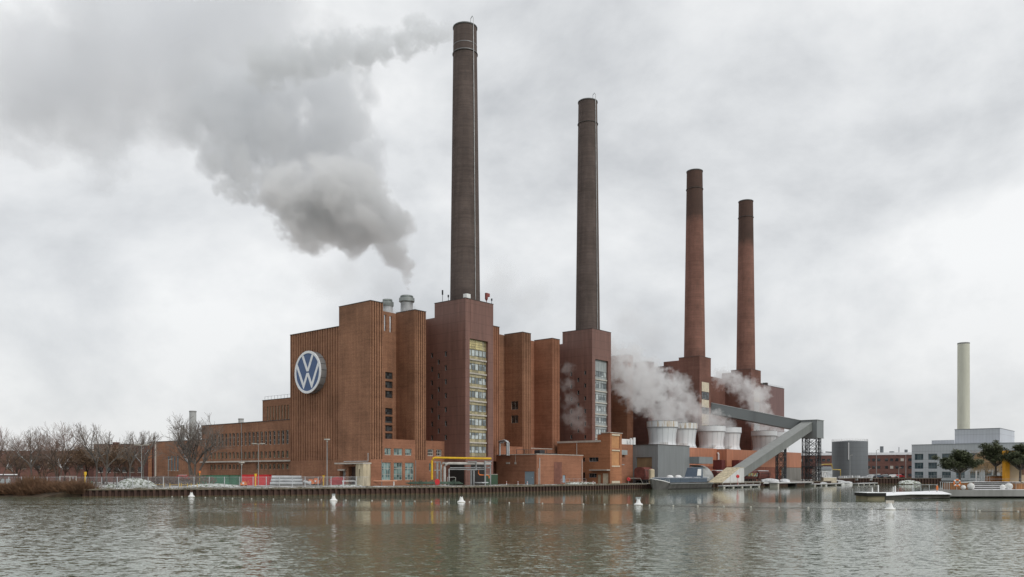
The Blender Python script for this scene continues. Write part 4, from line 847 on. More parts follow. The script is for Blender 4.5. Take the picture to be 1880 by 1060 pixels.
MB().tube([Q(11.9, .3, 5.7), Q(11.9, .3, 4.5), Q(12.2, .3, 4.2), Q(14.2, .3, 4.1), Q(14.6, .3, 3.9), Q(14.6, .3, 3.3)], .14, 8).build('branch_pipe', M['orange'], pg, smooth=True)
MB().box(*(min(Q(11.5, -.5, 0)[0], Q(13.8, .8, 0)[0]), min(Q(11.5, .8, 0)[1], Q(13.8, -.5, 0)[1]), 2.1), *(max(Q(11.5, -.5, 0)[0], Q(13.8, .8, 0)[0]), max(Q(11.5, .8, 0)[1], Q(13.8, -.5, 0)[1]), 2.35)).build('platform', M['galv'], pg)
MB().tube([Q(4.0, -.9, G0), Q(4.0, -.9, 3.6), Q(5.9, -.9, 3.6), Q(6.1, -.9, 3.4), Q(6.1, -.9, G0)], .07, 6).build('hoop_rail', M['pale_steel'], pg)
tag(MB().box(162.2, 151.2, G0, 165.2, 160, 5.5).build('plant_room', M['dark']), 'dark recess behind the pale pipes', 'doorway') if False else None
gp = thing('ground_pipes', (148.5, 149, G0), 'tangle of dark green valves and pipes at ground level below the yellow pipe', 'pipework')
m = MB(); random.seed(4)
for i in range(5):
    y = 146.2 + i * .5; m.tube([(144.2 - i * .4, 152.8 + i * .3, 2.0 + .18 * (i % 3)), (153.6 - i * .3, 144.6 + i * .3, 2.0 + .18 * (i % 3))], .13, 7)
for i in range(22):
    t = random.random(); x, y = 144 + 9 * t + random.uniform(-.4, .6), 153 - 8 * t + random.uniform(-.3, 1); m.tube([(x, y, G0), (x, y, 2.2 + random.random() * .9)], .09, 6)
    if i % 2: m.lathe(x, y, [(.24, 2.6), (.24, 2.7)], 10)
m.build('valve', plain('valve_green', (.06, .10, .07), .6, var=.4), gp)
MB().box(*P(800, 204, z=1.7)[:2], 1.55, P(800, 204, z=1.7)[0] + .1, P(800, 204, z=1.7)[1] + .1, 2.4).build('post', M['red'], gp)
rs = thing('warning_disc', P(803, 203, z=G0), 'red round sign on a post at the quay edge by the yellow pipe', 'sign')
c = P(803, 203, z=2.5); m = MB(); n = 20
ring = [(c[0] + .62 * math.cos(t) * RX, c[1] + .62 * math.cos(t) * RY, c[2] + .75 * math.sin(t)) for t in [2 * math.pi * i / n for i in range(n)]]
m.add(ring + [(p[0] - FX * .06, p[1] - FY * .06, p[2]) for p in ring], [tuple(range(n)), tuple(range(n, 2 * n))[::-1]] + [(i, (i + 1) % n, n + (i + 1) % n, n + i) for i in range(n)]); m.build('disc', M['red'], rs)
MB().tube([(c[0] + FX * .1, c[1] + FY * .1, G0), (c[0] + FX * .1, c[1] + FY * .1, 2.6)], .06, 6).build('post', M['red'], rs)
gc = thing('green_cabinet', (168.5, 148.8, G0), 'dark green steel cabinet with pale lid against the low brick building', 'cabinet')
a0 = Vector(P(890.5, 225, z=G0)); b0 = Vector(P(913.8, 228, z=G0)); fw = Vector((FX, FY, 0)) * 1.6; hz = Vector((0, 0, 2.75))
mid = (a0 + b0) / 2 - (b0 - a0) * .12
e_ = (b0 - a0).normalized() * .02
MB().hexa([a0, mid - e_, mid - e_ + fw, a0 + fw], [a0 + hz, mid - e_ + hz, mid - e_ + fw + hz, a0 + fw + hz]).build('door', M['green'], gc); MB().hexa([mid + e_, b0, b0 + fw, mid + e_ + fw], [mid + e_ + hz, b0 + hz, b0 + fw + hz, mid + e_ + fw + hz]).build('door', M['green'], gc)
o_ = Vector((0, 0, .12)); MB().hexa([a0 + hz + u3, b0 + hz + u3, b0 + fw + hz + u3, a0 + fw + hz + u3], [a0 + hz + o_, b0 + hz + o_, b0 + fw + hz + o_, a0 + fw + hz + o_]).build('lid', M['coping'], gc)
dr = MB().box(160.6, 150.1, G0, 160.9, 150.14, 5.6); 
# bollards on the quay
bl = None
for px in (930, 951, 968, 1076, 1089):
    p = P(px, 217 if px < 1000 else 226, z=G0)
    if bl is None:
        bl = thing('bollard', p, 'short white bollard standing on the quay edge before the brick buildings', 'bollard', 'short white posts on the quay'); MB().tube([p, (p[0], p[1], 2.5)], .09, 8).build('post', M['white'], bl); MB().tube([(p[0], p[1], 2.15), (p[0], p[1], 2.3)], .1, 8).build('band', M['red'], bl)
    else: dup(bl, p)

m = MB().box(160.36, 150.6, G0, 160.42, 155.8, 7.0); m.build('gate', M['dark'], t1)  # dark sheet on the wall, painting the shade of an opening behind the gantry
MB().box(162.6, 150.10, G0, 168.2, 150.14, 7.3).build('gate', M['dark'], t1)  # same on the south face: opening's darkness painted as a flat sheet

# ---------------- yard on the left: fence, containers, piles, lamps ----------------
fpts = [px_xy(-30, 181), px_xy(158, 177), px_xy(300, 180), px_xy(440, 181), px_xy(560, 187), px_xy(677, 193)]
fn = thing('chain_link_fence', (*fpts[1], G0), 'long see through chain link fence on grey posts along the quay and riverbank', 'fence')
for x, y, dx, dy, s in polyline(fpts, 3.0):
    MB().tube([(x, y, G0 - .1), (x, y, G0 + 2.35)], .09, 6).build('post', M['galv'], fn)
m = MB()
for (x0, y0), (x1, y1) in zip(fpts, fpts[1:]): m.face([(x0, y0, G0 + .05), (x1, y1, G0 + .05), (x1, y1, G0 + 2.25), (x0, y0, G0 + 2.25)])
m.build('mesh_panel', M['chain'], fn)
m = MB()
for (x0, y0), (x1, y1) in zip(fpts, fpts[1:]): m.beam((x0, y0, G0 + 2.27), (x1, y1, G0 + 2.27), .05)
m.build('top_rail', M['galv'], fn)
g2 = px_xy(109, 178.2); g3 = px_xy(139, 177.4)
gt = thing('fence_gate', (*g2, G0), 'pale framed gate in the fence behind the brown bushes', 'gate')
m = MB()
for t in (0, .62, 1): x, y = g2[0] + (g3[0] - g2[0]) * t, g2[1] + (g3[1] - g2[1]) * t - .2; m.beam((x, y, G0), (x, y, G0 + 2.5), .12)
m.beam((g2[0], g2[1] - .2, G0 + 2.45), (g3[0], g3[1] - .2, G0 + 2.45), .1); m.build('frame', M['frame_pale'], gt)
def mound(px, D, rx, ry, h, seed, label, name='snowy_mound', mat='snowpile', cat='mound', z=G0):
    random.seed(seed); c = P(px, D, z=z); m = MB(); nu, nv = 26, 9; vs_ = []
    for i in range(nv):
        q = i / (nv - 1); r = math.cos(q * math.pi / 2); hh = math.sin(q * math.pi / 2)
        for j in range(nu):
            a = 2 * math.pi * j / nu; k = 1 + .18 * math.sin(3 * a + seed) * r + random.uniform(-.07, .07)
            vs_.append((c[0] + r * k * (rx * math.cos(a) * RX + ry * math.sin(a) * FX), c[1] + r * k * (rx * math.cos(a) * RY + ry * math.sin(a) * FY), c[2] - .05 + h * hh * (1 + random.uniform(-.08, .08))))
    m.add(vs_, [(i * nu + j, i * nu + (j + 1) % nu, (i + 1) * nu + (j + 1) % nu, (i + 1) * nu + j) for i in range(nv - 1) for j in range(nu)] + [tuple(range((nv - 1) * nu, nv * nu))])
    return tag(m.build(name, M[mat], smooth=True), label, cat)
mound(246, 182.5, 4.2, 2.6, 2.0, 1, 'largest snow dusted green mound behind the fence posts'); mound(204, 181, 1.3, 1, .8, 2, 'small snow dusted heap left of the largest mound')
mound(392, 190, 5.6, 2.5, .75, 3, 'low flat snow covered heap before the green containers'); mound(640, 203, 4.5, 1.2, .35, 5, 'thin snowy strip in front of the red tent')
def hedge(px, D, rx, h, label, seed):
    random.seed(seed); c = P(px, D, z=G0); m = MB()
    for i in range(1800):
        u, w = random.uniform(-1, 1), random.uniform(-1, 1); top = h * (1 - .25 * u * u); z = G0 + random.random() ** .7 * top
        x, y = c[0] + u * rx * RX + w * 1.4 * FX, c[1] + u * rx * RY + w * 1.4 * FY; a = random.uniform(0, 6.28); s = random.uniform(.12, .3)
        m.face([(x, y, z), (x + math.cos(a) * s, y + math.sin(a) * s, z + random.uniform(-.1, .2)), (x + random.uniform(-.2, .2), y + random.uniform(-.2, .2), z + s)])
    return tag(m.build('hedge', M['twig']), label, 'hedge')
hedge(298, 196, 3.4, 2.4, 'dense brown leafless hedge, left one of two behind the fence', 3); hedge(352, 197, 5.4, 2.5, 'longer brown leafless hedge below the big bare tree', 4)
def along(px, D, w, d, h, name, mat, label, cat, ang=None, group=None, z=G0, parts=None):
    c = P(px, D, z=z); t = thing(name, c, label, cat, group); a = TH - rad(90) if ang is None else ang
    t.rotation_euler = (0, 0, a); ORG[t.name] = Vector((0, 0, 0))
    return t
def container(px, D, w, h, mat, label, ang=None, d=2.4):
    t = along(px, D, w, d, h, 'shipping_container', mat, label, 'container', ang)
    m = MB(); n = 20                                       # corrugated long sides
    for sgn, y in ((1, 0), (-1, d)):
        for i in range(n):
            x0 = -w / 2 + .12 + (w - .24) * i / n; dx = (w - .24) / n; o = .04 * sgn
            m.face([(x0, y, .12), (x0 + dx * .4, y, .12), (x0 + dx * .4, y, h - .1), (x0, y, h - .1)]); m.face([(x0 + dx * .4, y, .12), (x0 + dx * .55, y + o, .12), (x0 + dx * .55, y + o, h - .1), (x0 + dx * .4, y, h - .1)])
            m.face([(x0 + dx * .55, y + o, .12), (x0 + dx * .85, y + o, .12), (x0 + dx * .85, y + o, h - .1), (x0 + dx * .55, y + o, h - .1)]); m.face([(x0 + dx * .85, y + o, .12), (x0 + dx, y, .12), (x0 + dx, y, h - .1), (x0 + dx * .85, y + o, h - .1)])
    m.box(-w / 2 + .05, .1, h - .1, w / 2 - .05, d - .1, h - .05); m.face([(-w / 2 + .1, 0, .1), (-w / 2 + .1, d, .1), (-w / 2 + .1, d, h), (-w / 2 + .1, 0, h)]); m.face([(w / 2 - .1, 0, .1), (w / 2 - .1, d, .1), (w / 2 - .1, d, h), (w / 2 - .1, 0, h)])
    m.build('body', M[mat], t); f = MB()
    for x in (-w / 2, w / 2 - .12):
        for y in (-.03, d - .09): f.box(x, y, 0, x + .12, y + .12, h)
    for y in (-.04, d - .08):
        for z in (0, h - .12): f.box(-w / 2 + .12, y, z + .005, w / 2 - .12, y + .11, z + .115)
    f.build('frame', M[mat], t); return t
container(456, 214, 3.6, 2.75, 'red', 'left one of two red containers behind the fence'); container(481.5, 214.5, 3.4, 2.75, 'red', 'right one of two red containers, beside the grey pipe stack')
container(389, 222, 9.0, 2.6, 'green2', 'long green site container under the bare tree'); container(421, 224, 4.6, 2.6, 'green2', 'shorter green site container left of the red pair')
container(518, 228, 8, 2.5, 'galv', 'grey container behind the stacked grey pipes')
for i, (px, zz) in enumerate([(505 + 7.4 * k, 0) for k in range(7)] + [(508.5 + 7.4 * k, 1) for k in range(6)]):
    pass
sp = thing('pipe_stack', P(528, 211, z=G0), 'stack of large grey pipes lying behind the fence left of the lamp', 'pipe stack')
ax_ = Vector((RX, RY, 0)); fw_ = Vector((FX, FY, 0)); c = Vector(P(526, 211, z=G0))
for row, (k, o) in enumerate(((3, 0), (2, .45), (1, .9))):
    for i in range(k):
        p0 = c + fw_ * (i * .92 + o) + Vector((0, 0, .46 + row * .8)); MB().tube([p0 - ax_ * (4.1 - row * .1), p0 + ax_ * (4.2 - row * .3)], .45, 14).build('pipe', M['galv'], sp, smooth=True)
p0 = c + fw_ * -.3 + ax_ * 5.4 + Vector((0, 0, .5)); MB().tube([p0 - ax_ * .9 + Vector((0, 0, .5)), p0 + ax_ * .9 - Vector((0, 0, .1))], .45, 14).build('pipe', M['galv'], sp, smooth=True)
tt = along(623, 212, 5, 3, 2, 'red_tent', 'red', 'bright red skip with white lid flap behind the fence', 'skip')
MB().hexa([(-2.2, 0, .1), (2.1, 0, .1), (2.1, 2.2, .1), (-2.2, 2.2, .1)], [(-2.6, -.2, 1.5), (2.3, -.2, 1.3), (2.3, 2.4, 1.3), (-2.6, 2.4, 1.5)]).hexa([(-2.6, -.2, 1.51), (2.3, -.2, 1.31), (2.3, 2.4, 1.31), (-2.6, 2.4, 1.51)], [(-1.2, .4, 2.2), (1.6, .4, 2.3), (1.6, 1.8, 2.3), (-1.2, 1.8, 2.2)]).build('bin', M['red'], tt)
MB().hexa([(.9, -.5, 2.1), (3.4, -.5, 1.0), (3.4, .3, 1.0), (.9, .3, 2.1)], [(.9, -.5, 2.25), (3.4, -.5, 1.15), (3.4, .3, 1.15), (.9, .3, 2.25)]).build('flap', M['white'], tt)
def digger(px, D, label, s=1.0):
    t = along(px, D, 2, 2, 1, 'site_machine', 'orange', label, 'machine')
    MB().box(-.9 * s, 0, .35 * s, .8 * s, 1.1 * s, 1.1 * s).box(-.5 * s, .2, 1.1 * s, .4 * s, .9 * s, 1.55 * s).build('body', M['orange'], t); MB().tube([(.7 * s, .5, 1.0 * s), (1.2 * s, .5, 1.7 * s), (1.55 * s, .5, .7 * s)], .08, 6).build('arm', M['orange'], t)
    for x in (-.6, .5): MB().lathe(x * s, .5, [(.3 * s, .02), (.34 * s, .3 * s), (.3 * s, .42 * s)], 12).build('wheel', M['dark'], t)
    MB().box(-.3 * s, -.1, .7 * s, .2 * s, -.01, 1.2 * s).build('panel', M['white'], t)
digger(570, 214, 'small orange site machine with white panel, nearer the pipe stack'); digger(580, 216, 'small orange site machine beside the other, nearer the lamp post', 1.15); digger(447, 195, 'little orange and white machine in front of the red containers', .8)
for px, D, hh, lab in ((156.5, 178.5, 3.4, 'tall yellow post behind the fence at the end of the bushes'), (469, 199, 3.0, 'yellow post in front of the red containers'), (594, 205, 2.6, 'pale yellow frame post beside the street lamp')):
    p = P(px, D, z=G0); tag(MB().tube([p, (p[0], p[1], p[2] + hh)], .16, 8).box(p[0] - .2, p[1] - .2, p[2] + hh * .8, p[0] + .2, p[1] + .2, p[2] + hh).build('marker_post', M['yellow']), lab, 'post')
p = P(167, 180, z=G0); tag(MB().box(p[0] - .35, p[1] - .35, G0, p[0] + .35, p[1] + .35, G0 + 1.15).lathe(p[0], p[1], [(.45, G0 + 1.15), (.3, G0 + 1.35)], 10).build('litter_bin', M['green']), 'dark green bin beside the yellow post', 'bin')
rl = None
for i, px in enumerate((292, 321, 342, 353)):
    q0, q1 = P(px - 9, 184, z=G0), P(px + 9, 184, z=G0)
    if rl is None:
        rl = thing('yellow_rail', q0, 'low yellow guard rail on the grass behind the fence', 'guard rail', 'low yellow guard rails'); m = MB(); m.tube([q0, (q0[0], q0[1], G0 + .9)], .05, 6).tube([q1, (q1[0], q1[1], G0 + .9)], .05, 6).tube([(q0[0], q0[1], G0 + .55), (q1[0], q1[1], G0 + .55)], .035, 6); m.build('rail', M['yellow'], rl)
    else: dup(rl, q0)
ba = thing('barrier', P(660, 207, z=G0), 'long white and orange striped barrier pole on two stands by the quay', 'barrier')
qa, qb, qc = P(628, 204, z=2.7), P(676, 205, z=2.7), P(729, 206, z=2.75)
MB().beam(qa, qb, .2).build('pole', M['white'], ba); MB().beam(qb, qc, .2).build('pole', plain('pole_or', (.7, .35, .22), .6, var=.1), ba)
for q in (P(630, 204, z=2.6), P(653, 204.5, z=2.6), P(723, 206, z=2.6)): MB().beam((q[0], q[1], G0), q, .22).build('stand', M['white'], ba)
def lamp(px, D, h, head, label, r=.07):
    p = P(px, D, z=G0); t = thing('street_lamp', p, label, 'lamp'); x, y, z = p
    MB().tube([(x, y, z), (x, y, z + h * .5), (x, y, z + h)], [r * 1.3, r, r * .75], 8).build('pole', M['steel'], t)
    if head == 'T': m = MB().beam((x - RX * 1.5, y - RY * 1.5, z + h), (x + RX * 1.5, y + RY * 1.5, z + h), .12); m.hexa(*[[(x + s * RX * a + FX * b, y + s * RY * a + FY * b, z + h + c) for a, b in ((.5, -.25), (1.6, -.25), (1.6, .25), (.5, .25))] for c in (.02, .2) for s in (1,)]); m.hexa(*[[(x - RX * a + FX * b, y - RY * a + FY * b, z + h + c) for a, b in ((.5, -.25), (1.6, -.25), (1.6, .25), (.5, .25))] for c in (.02, .2)]); m.build('lamp_head', M['frame_pale'], t)
    elif head == 'P': MB().box(x - .5, y - .5, z + h, x + .5, y + .5, z + h + .3).box(x - .15, y - .15, z + h - .5, x + .15, y + .15, z + h).build('lamp_head', M['frame_pale'], t)
    else: MB().tube([(x, y, z + h), (x + RX * .9, y + RY * .9, z + h + .25)], .06, 6).box(x + RX * .9 - .3, y + RY * .9 - .2, z + h + .2, x + RX * .9 + .3, y + RY * .9 + .2, z + h + .34).build('lamp_head', M['frame_pale'], t)
    return t
lamp(600.5, 204, 11.3, 'P', 'tall single street lamp in front of the emblem wall', .11); lamp(260, 186, 9.4, 'T', 'double headed street lamp rising from the snowy mound')
lamp(474.5, 206, 10.4, 'T', 'double headed street lamp before the office wing'); lamp(443.5, 204, 5.6, 'P', 'short lamp with flat square head left of the red containers', .08); lamp(309, 240, 7.0, 'S', 'thin lamp post before the pale striped brick building')
p = P(366.5, 200, z=G0); tl = thing('signal_post', p, 'signal post with orange light box below the big bare tree', 'signal'); MB().tube([p, (p[0], p[1], 4.6)], .09, 6).build('post', M['yellow'], tl); MB().box(p[0] - .18, p[1] - .18, 4.6, p[0] + .18, p[1] + .18, 5.2).build('light_box', M['orange'], tl)
p = P(334, 236, z=G0); cr = along(334, 232, 4.4, 1.8, 1.5, 'parked_car', 'red', 'red car with snow on its roof parked behind the hedge', 'car')
m = MB(); k = [(-2.2, .35), (2.2, .35), (2.2, .85), (1.5, .95), (.9, 1.45), (-1.1, 1.45), (-1.9, .95), (-2.2, .9)]; m.add([(x, 0, z + 1.1) for x, z in k] + [(x, 1.8, z + 1.1) for x, z in k], [tuple(range(8)), tuple(range(8, 16))[::-1]] + [(i, (i + 1) % 8, 8 + (i + 1) % 8, 8 + i) for i in range(8)]); m.build('body', M['red'], cr)
MB().box(-1.0, .1, 2.56, .85, 1.7, 2.66).build('snow_cap', M['snow'], cr)
for x in (-1.4, 1.4): MB().tube([(x, -.05, 1.42), (x, 1.85, 1.42)], .33, 12).build('wheel', M['dark'], cr)
MB().box(-2.6, -1, 0, 3, 3, 1.08).build('ramp', M['concrete'], cr)

# ---------------- brick works behind the trees ----------------
def block(name, label, pts, z1, mat, cat='building', cop=True, wins=None, z0=G0):
    """pts: footprint, camera side first edge pts[0]->pts[1]"""
    t = thing(name, (*pts[0], z0), label, cat); MB().prism(pts, z0, z1).build('wall', M[mat], t)
    if cop: cx, cy = sum(p[0] for p in pts) / len(pts), sum(p[1] for p in pts) / len(pts); MB().prism([(cx + (x - cx) * 1.004, cy + (y - cy) * 1.004) for x, y in pts], z1, z1 + .18).build('coping', M['coping_dark'], t)
    if wins:
        (xa, ya), (xb, yb) = pts[0], pts[1]; L = math.hypot(xb - xa, yb - ya); dx, dy = (xb - xa) / L, (yb - ya) / L; nx, ny = dy, -dx
        if nx * xa + ny * ya > 0: nx, ny = -nx, -ny
        for s, zz, w, h, gm in wins:
            x, y = xa + dx * s, ya + dy * s
            a = [(x + nx * o, y + ny * o) for o in (.05, -.05)]; b_ = [(x + dx * w + nx * o, y + dy * w + ny * o) for o in (.05, -.05)]
            f = MB().prism([a[0], b_[0], b_[1], a[1]], zz, zz + h).build('window', M[gm], t)
            MB().prism([(a[0][0] + nx * .12 - dx * .15, a[0][1] + ny * .12 - dy * .15), (b_[0][0] + nx * .12 + dx * .15, b_[0][1] + ny * .12 + dy * .15), b_[1], a[1]], zz - .2, zz - .003).build('sill', M['coping'], f)
    return t
q = lambda px, D: px_xy(px, D)
block('brick_factory', 'long dark brick factory far left behind the bare trees', [q(-60, 305), q(172, 305), q(172, 360), q(-60, 360)], 12.8, 'brick_far', wins=[(4 + i * 5.2, 6.4, 2.2, 1.6, 'glass') for i in range(8)] + [(4 + i * 5.2, 9.6, 2.2, 1.5, 'glass') for i in range(8)])
block('brick_factory', 'middle dark brick factory behind the brown leaved trees', [q(172, 296), q(277, 292), q(277, 350), q(172, 360)], 14.9, 'brick_far', wins=[(2 + i * 3.1, 10.2, 1.7, 1.9, 'glass') for i in range(6)] + [(2 + i * 3.1, 5, 1.7, 1.9, 'glass') for i in range(6)])
MB().box(*[v - .9 for v in q(213, 300)], 15, *[v + .9 for v in q(213, 300)], 15.9).build('roof_unit', M['brick_far'], label='small brick roof box on the middle factory', cat='roof unit')
pb = block('brick_hall', 'brick hall with two pale vertical strips between factory and office wing', [q(277, 276), q(385, 256), q(385, 330), q(277, 330)], 15.0, 'brick', wins=[(10.4 + i * 1.75, 5.6, .75, 4.6, 'glass_blue') for i in range(4)])
d0 = Vector((*q(277, 276), 0)); d1 = Vector((*q(385, 256), 0)); dv = (d1 - d0).normalized()
for s in (1.3, 3.0): MB().beam(d0 + dv * s + Vector((-.25, -.25, G0)), d0 + dv * s + Vector((-.25, -.25, 15)), .4).build('strip', M['coping'], pb)
MB().beam(d0 + dv * 2.1 + Vector((-.1, -.1, G0)), d0 + dv * 2.1 + Vector((-.1, -.1, 15)), .9).build('strip', M['brick_far'], pb)
MB().prism([q(272, 276), q(279, 274), q(279, 290), q(272, 290)], G0, 14.4).build('corner_pier', M['brick_orange'], pb)
block('low_shed', 'low flat roofed brick shed with snowy roof at far left behind the fence', [q(-30, 215), q(32, 215), q(32, 230), q(-30, 230)], 3.9, 'brick_far', wins=[(1 + i * 1.6, 1.6, 1.2, 1.6, 'panel_grey') for i in range(4)])
tag(MB().prism([q(-30, 214.8), q(32, 214.8), q(32, 230), q(-30, 230)], 4.15, 4.4).build('snowy_roof', M['snow']), 'thin snow layer lying on the low brick shed', 'snow')
for px, D, zt, w, lab in ((354, 500, 42.3, 4.0, 'pale concrete chimney standing behind the big bare tree'), (335, 505, 34, 2.2, 'shorter pale shaft left of the pale concrete chimney'), (442.5, 500, 37.7, 3.1, 'pale chimney top peeping over the office roof')):
    c = q(px, D); r = w / 2; t = thing('far_chimney', (*c, G0), lab, 'chimney'); MB().lathe(*c, [(r * 1.05, G0), (r, zt), (r * .8, zt), (r * .8, zt - 1)], 24).build('shaft', M['far_pale'], t, smooth=True); MB().lathe(*c, [(r * 1.02, zt - .6), (r * 1.08, zt - .6), (r * 1.08, zt + .1), (r * .8, zt + .1)], 24, False).build('rim', M['concrete'], t)

# ---------------- bare trees ----------------
def seg_tubes(segs, n=3):
    vs_, fs = [], []
    for p, q_, r0, r1 in segs:
        d = (q_ - p); L = d.length
        if L < 1e-4: continue
        d /= L; up = Vector((0, 0, 1)) if abs(d.z) < .9 else Vector((1, 0, 0)); a = d.cross(up).normalized(); b = d.cross(a); k = len(vs_)
        for c, r in ((p, r0), (q_, r1)):
            for j in range(n): t = 2 * math.pi * j / n; vs_.append(c + (a * math.cos(t) + b * math.sin(t)) * r)
        for j in range(n): fs.append((k + j, k + (j + 1) % n, k + n + (j + 1) % n, k + n + j))
    return vs_, fs
def bare_tree(H, spread, seed, fork=.25, trunks=1, dens=1.0, up=.35, r0=None, name='bare_tree', bark='bark', twig='twig', leaf=None, droop=0.0, flat=0.0):
    rn = random.Random(seed); limbs, twigs, tips = [], [], []
    def grow(p, d, L, r, lv):
        n = 3; q0 = p
        for i in range(n):
            d = (d + Vector((rn.gauss(0, .13), rn.gauss(0, .13), rn.gauss(0, .08) + up * .09 * (lv > 0) - droop * .12 * (lv > 2)))).normalized()
            q1 = q0 + d * (L / n); ra = r * (1 - .3 * i / n); rb = r * (1 - .3 * (i + 1) / n)
            (limbs if lv <= 2 else twigs).append((q0, q1, ra, rb))
            if lv >= 1 and lv < 5 and rn.random() < .36 * dens: child(q1, d, L * rn.uniform(.5, .75), rb * .55, lv + 1, rn.uniform(.5, 1.1))
            q0 = q1
        if lv < 5:
            for k in range(2 if lv else rn.choice((3, 4))): child(q0, d, L * rn.uniform(.66, .84), r * rn.uniform(.58, .72), lv + 1, rn.uniform(.3, .75) * (1.0 if lv else spread))
        else: tips.append(q0)
    def child(p, d, L, r, lv, ang):
        ax = Vector((rn.gauss(0, 1), rn.gauss(0, 1), rn.gauss(0, 1))); ax = (ax - d * ax.dot(d)).normalized()
        nd = (d * math.cos(ang) + ax * math.sin(ang)); nd.z = nd.z * (1 - flat) + .12; grow(p, nd.normalized(), L, max(r, .016), lv)
    R0 = r0 or H * .021
    for k in range(trunks):
        d = Vector((rn.gauss(0, .18), rn.gauss(0, .18), 1)) if trunks > 1 else Vector((rn.gauss(0, .04), rn.gauss(0, .04), 1))
        grow(Vector((rn.uniform(-.4, .4) * (trunks > 1), rn.uniform(-.4, .4) * (trunks > 1), 0)), d.normalized(), H * fork, R0 / math.sqrt(trunks), 0)
    zs = max(t.z for t in tips); s = H / zs
    t = bpy.data.objects.new(name, None); COL.objects.link(t); ORG[t.name] = Vector((0, 0, 0)); ORG_[t.name] = 1
    for nm, sg, mt, nn in (('trunk', limbs, bark, 6), ('crown', twigs, twig, 3)):
        vs_, fs = seg_tubes([(a * s, b * s, ra, rb) for a, b, ra, rb in sg], nn)
        if nm == 'crown' and leaf:
            lm, cnt, sz = leaf
            for p_ in tips:
                for _ in range(cnt):
                    c = p_ * s + Vector((rn.gauss(0, .45), rn.gauss(0, .45), rn.gauss(0, .4))); a = rn.uniform(0, 6.28); e1 = Vector((math.cos(a), math.sin(a), rn.uniform(-.5, .5))) * sz; e2 = Vector((-math.sin(a), math.cos(a), rn.uniform(-.8, .8))) * sz * .6
                    k = len(vs_); vs_ += [c - e1, c + e2, c + e1, c - e2]; fs.append((k, k + 1, k + 2, k + 3))
            mt = lm
        me = bpy.data.meshes.new(nm); me.from_pydata([tuple(v) for v in vs_], [], fs); me.materials.append(M[mt]); me.update()
        o = bpy.data.objects.new(nm, me); COL.objects.link(o); o.parent = t
    return t
ORG_ = {}
def place(t, px, D, rot, sc_, label, cat='tree', z=G0, group=None, first=[]):
    used = t.get('_u'); o = t if not used else dup(t)
    t['_u'] = 1
    o.location = P(px, D, z=z); o.rotation_euler = (0, 0, rot); w_s = .78 if first is not None and label.startswith(('bare', 'smaller bare', 'slim', 'tall lay', 'shorter', 'spreading')) else 1.0; o.scale = (sc_ * w_s, sc_ * w_s, sc_)
    tag(o, label, cat, group); return o
TA = bare_tree(13.8, 1.1, 11, .2, 3, 1.3, .3)
TB = bare_tree(13.8, .8, 23, .27, 1, 1.4, .45, bark='bark_grey', twig='twig_grey')
TC = bare_tree(19.0, 1.15, 12, .19, 5, 1.5, .5, r0=.62, bark='bark_grey', twig='twig_grey')
TD = bare_tree(9.0, 1.2, 41, .18, 3, .9, .35, bark='bark', twig='brush', leaf=('brown_leaf', 5, .13))
for t in (TA, TB, TC, TD): t['_u'] = 0
place(TA, -6, 186, 0.2, 1.0, 'bare tree cut by the left edge of the picture')
place(TA, 33, 193, 2.4, .86, 'smaller bare reddish tree between the edge tree and the leaning pale one')
place(TB, 56, 184, 1.0, .95, 'bare tree with pale leaning trunk left of the broadest one')
place(TA, 80, 190, 4.0, .9, 'slim bare tree just left of the broadest crown')
place(TA, 104, 181, 1.2, 1.06, 'broadest bare tree with wide fan crown above the bushes')
place(TB, 176, 184, 2.2, 1.06, 'tall layered bare tree, left of the close pair')
place(TB, 197, 182, 4.2, .9, 'shorter dark bare tree, right of the close pair')
place(TB, 240, 197, 5.3, .98, 'spreading bare tree left of the double headed lamp')
place(TB, 262, 199, .4, .99, 'bare tree behind the double headed lamp')
place(TC, 355, 216, 1.1, 1.0, 'large dense fan shaped bare tree beside the office wing')
for i, (px, D, s, lab) in enumerate(((140, 232, 1.0, 'bushy brown leaved tree behind the broadest bare tree'), (160, 240, 1.05, 'brown leaved tree left of the layered pair'), (187, 236, .95, 'brown leaved tree between the layered pair'),
                              (212, 228, 1.05, 'rusty brown leaved tree right of the close pair'), (232, 236, .95, 'low brown leaved tree left of the spreading bare tree'), (118, 238, .9, 'dim brown leaved tree at the foot of the long factory'), (30, 236, .85, 'brown leaved tree above the low shed'), (75, 240, .9, 'brown leaved tree behind the slim bare tree'))):
    place(TD, px, D, i * 1.3, s * 1.28, lab)
# brown bushes on the bank
def thicket(seed, n, h):
    rn = random.Random(seed); sg = []
    for _ in range(n):
        p = Vector((rn.gauss(0, .75), rn.gauss(0, .6), -.3)); d = Vector((p.x * .35 + rn.gauss(0, .22), p.y * .35 + rn.gauss(0, .22), 1)).normalized(); L = h * rn.uniform(.5, 1.05); r = .022
        for i in range(3):
            q1 = p + d * L / 3; sg.append((p, q1, r, r * .8)); p = q1; d = (d + Vector((rn.gauss(0, .2), rn.gauss(0, .2), -.05))).normalized()
            if rn.random() < .75: sg.append((p, p + (d + Vector((rn.gauss(0, .6), rn.gauss(0, .6), .1))).normalized() * L * .3, .018, .01))
    me = bpy.data.meshes.new('bush'); v, f = seg_tubes(sg, 3); me.from_pydata([tuple(a) for a in v], [], f); me.materials.append(M['brush']); me.update()
    return me
bm = [thicket(5, 520, 1.9), thicket(6, 620, 2.1)]
random.seed(9)
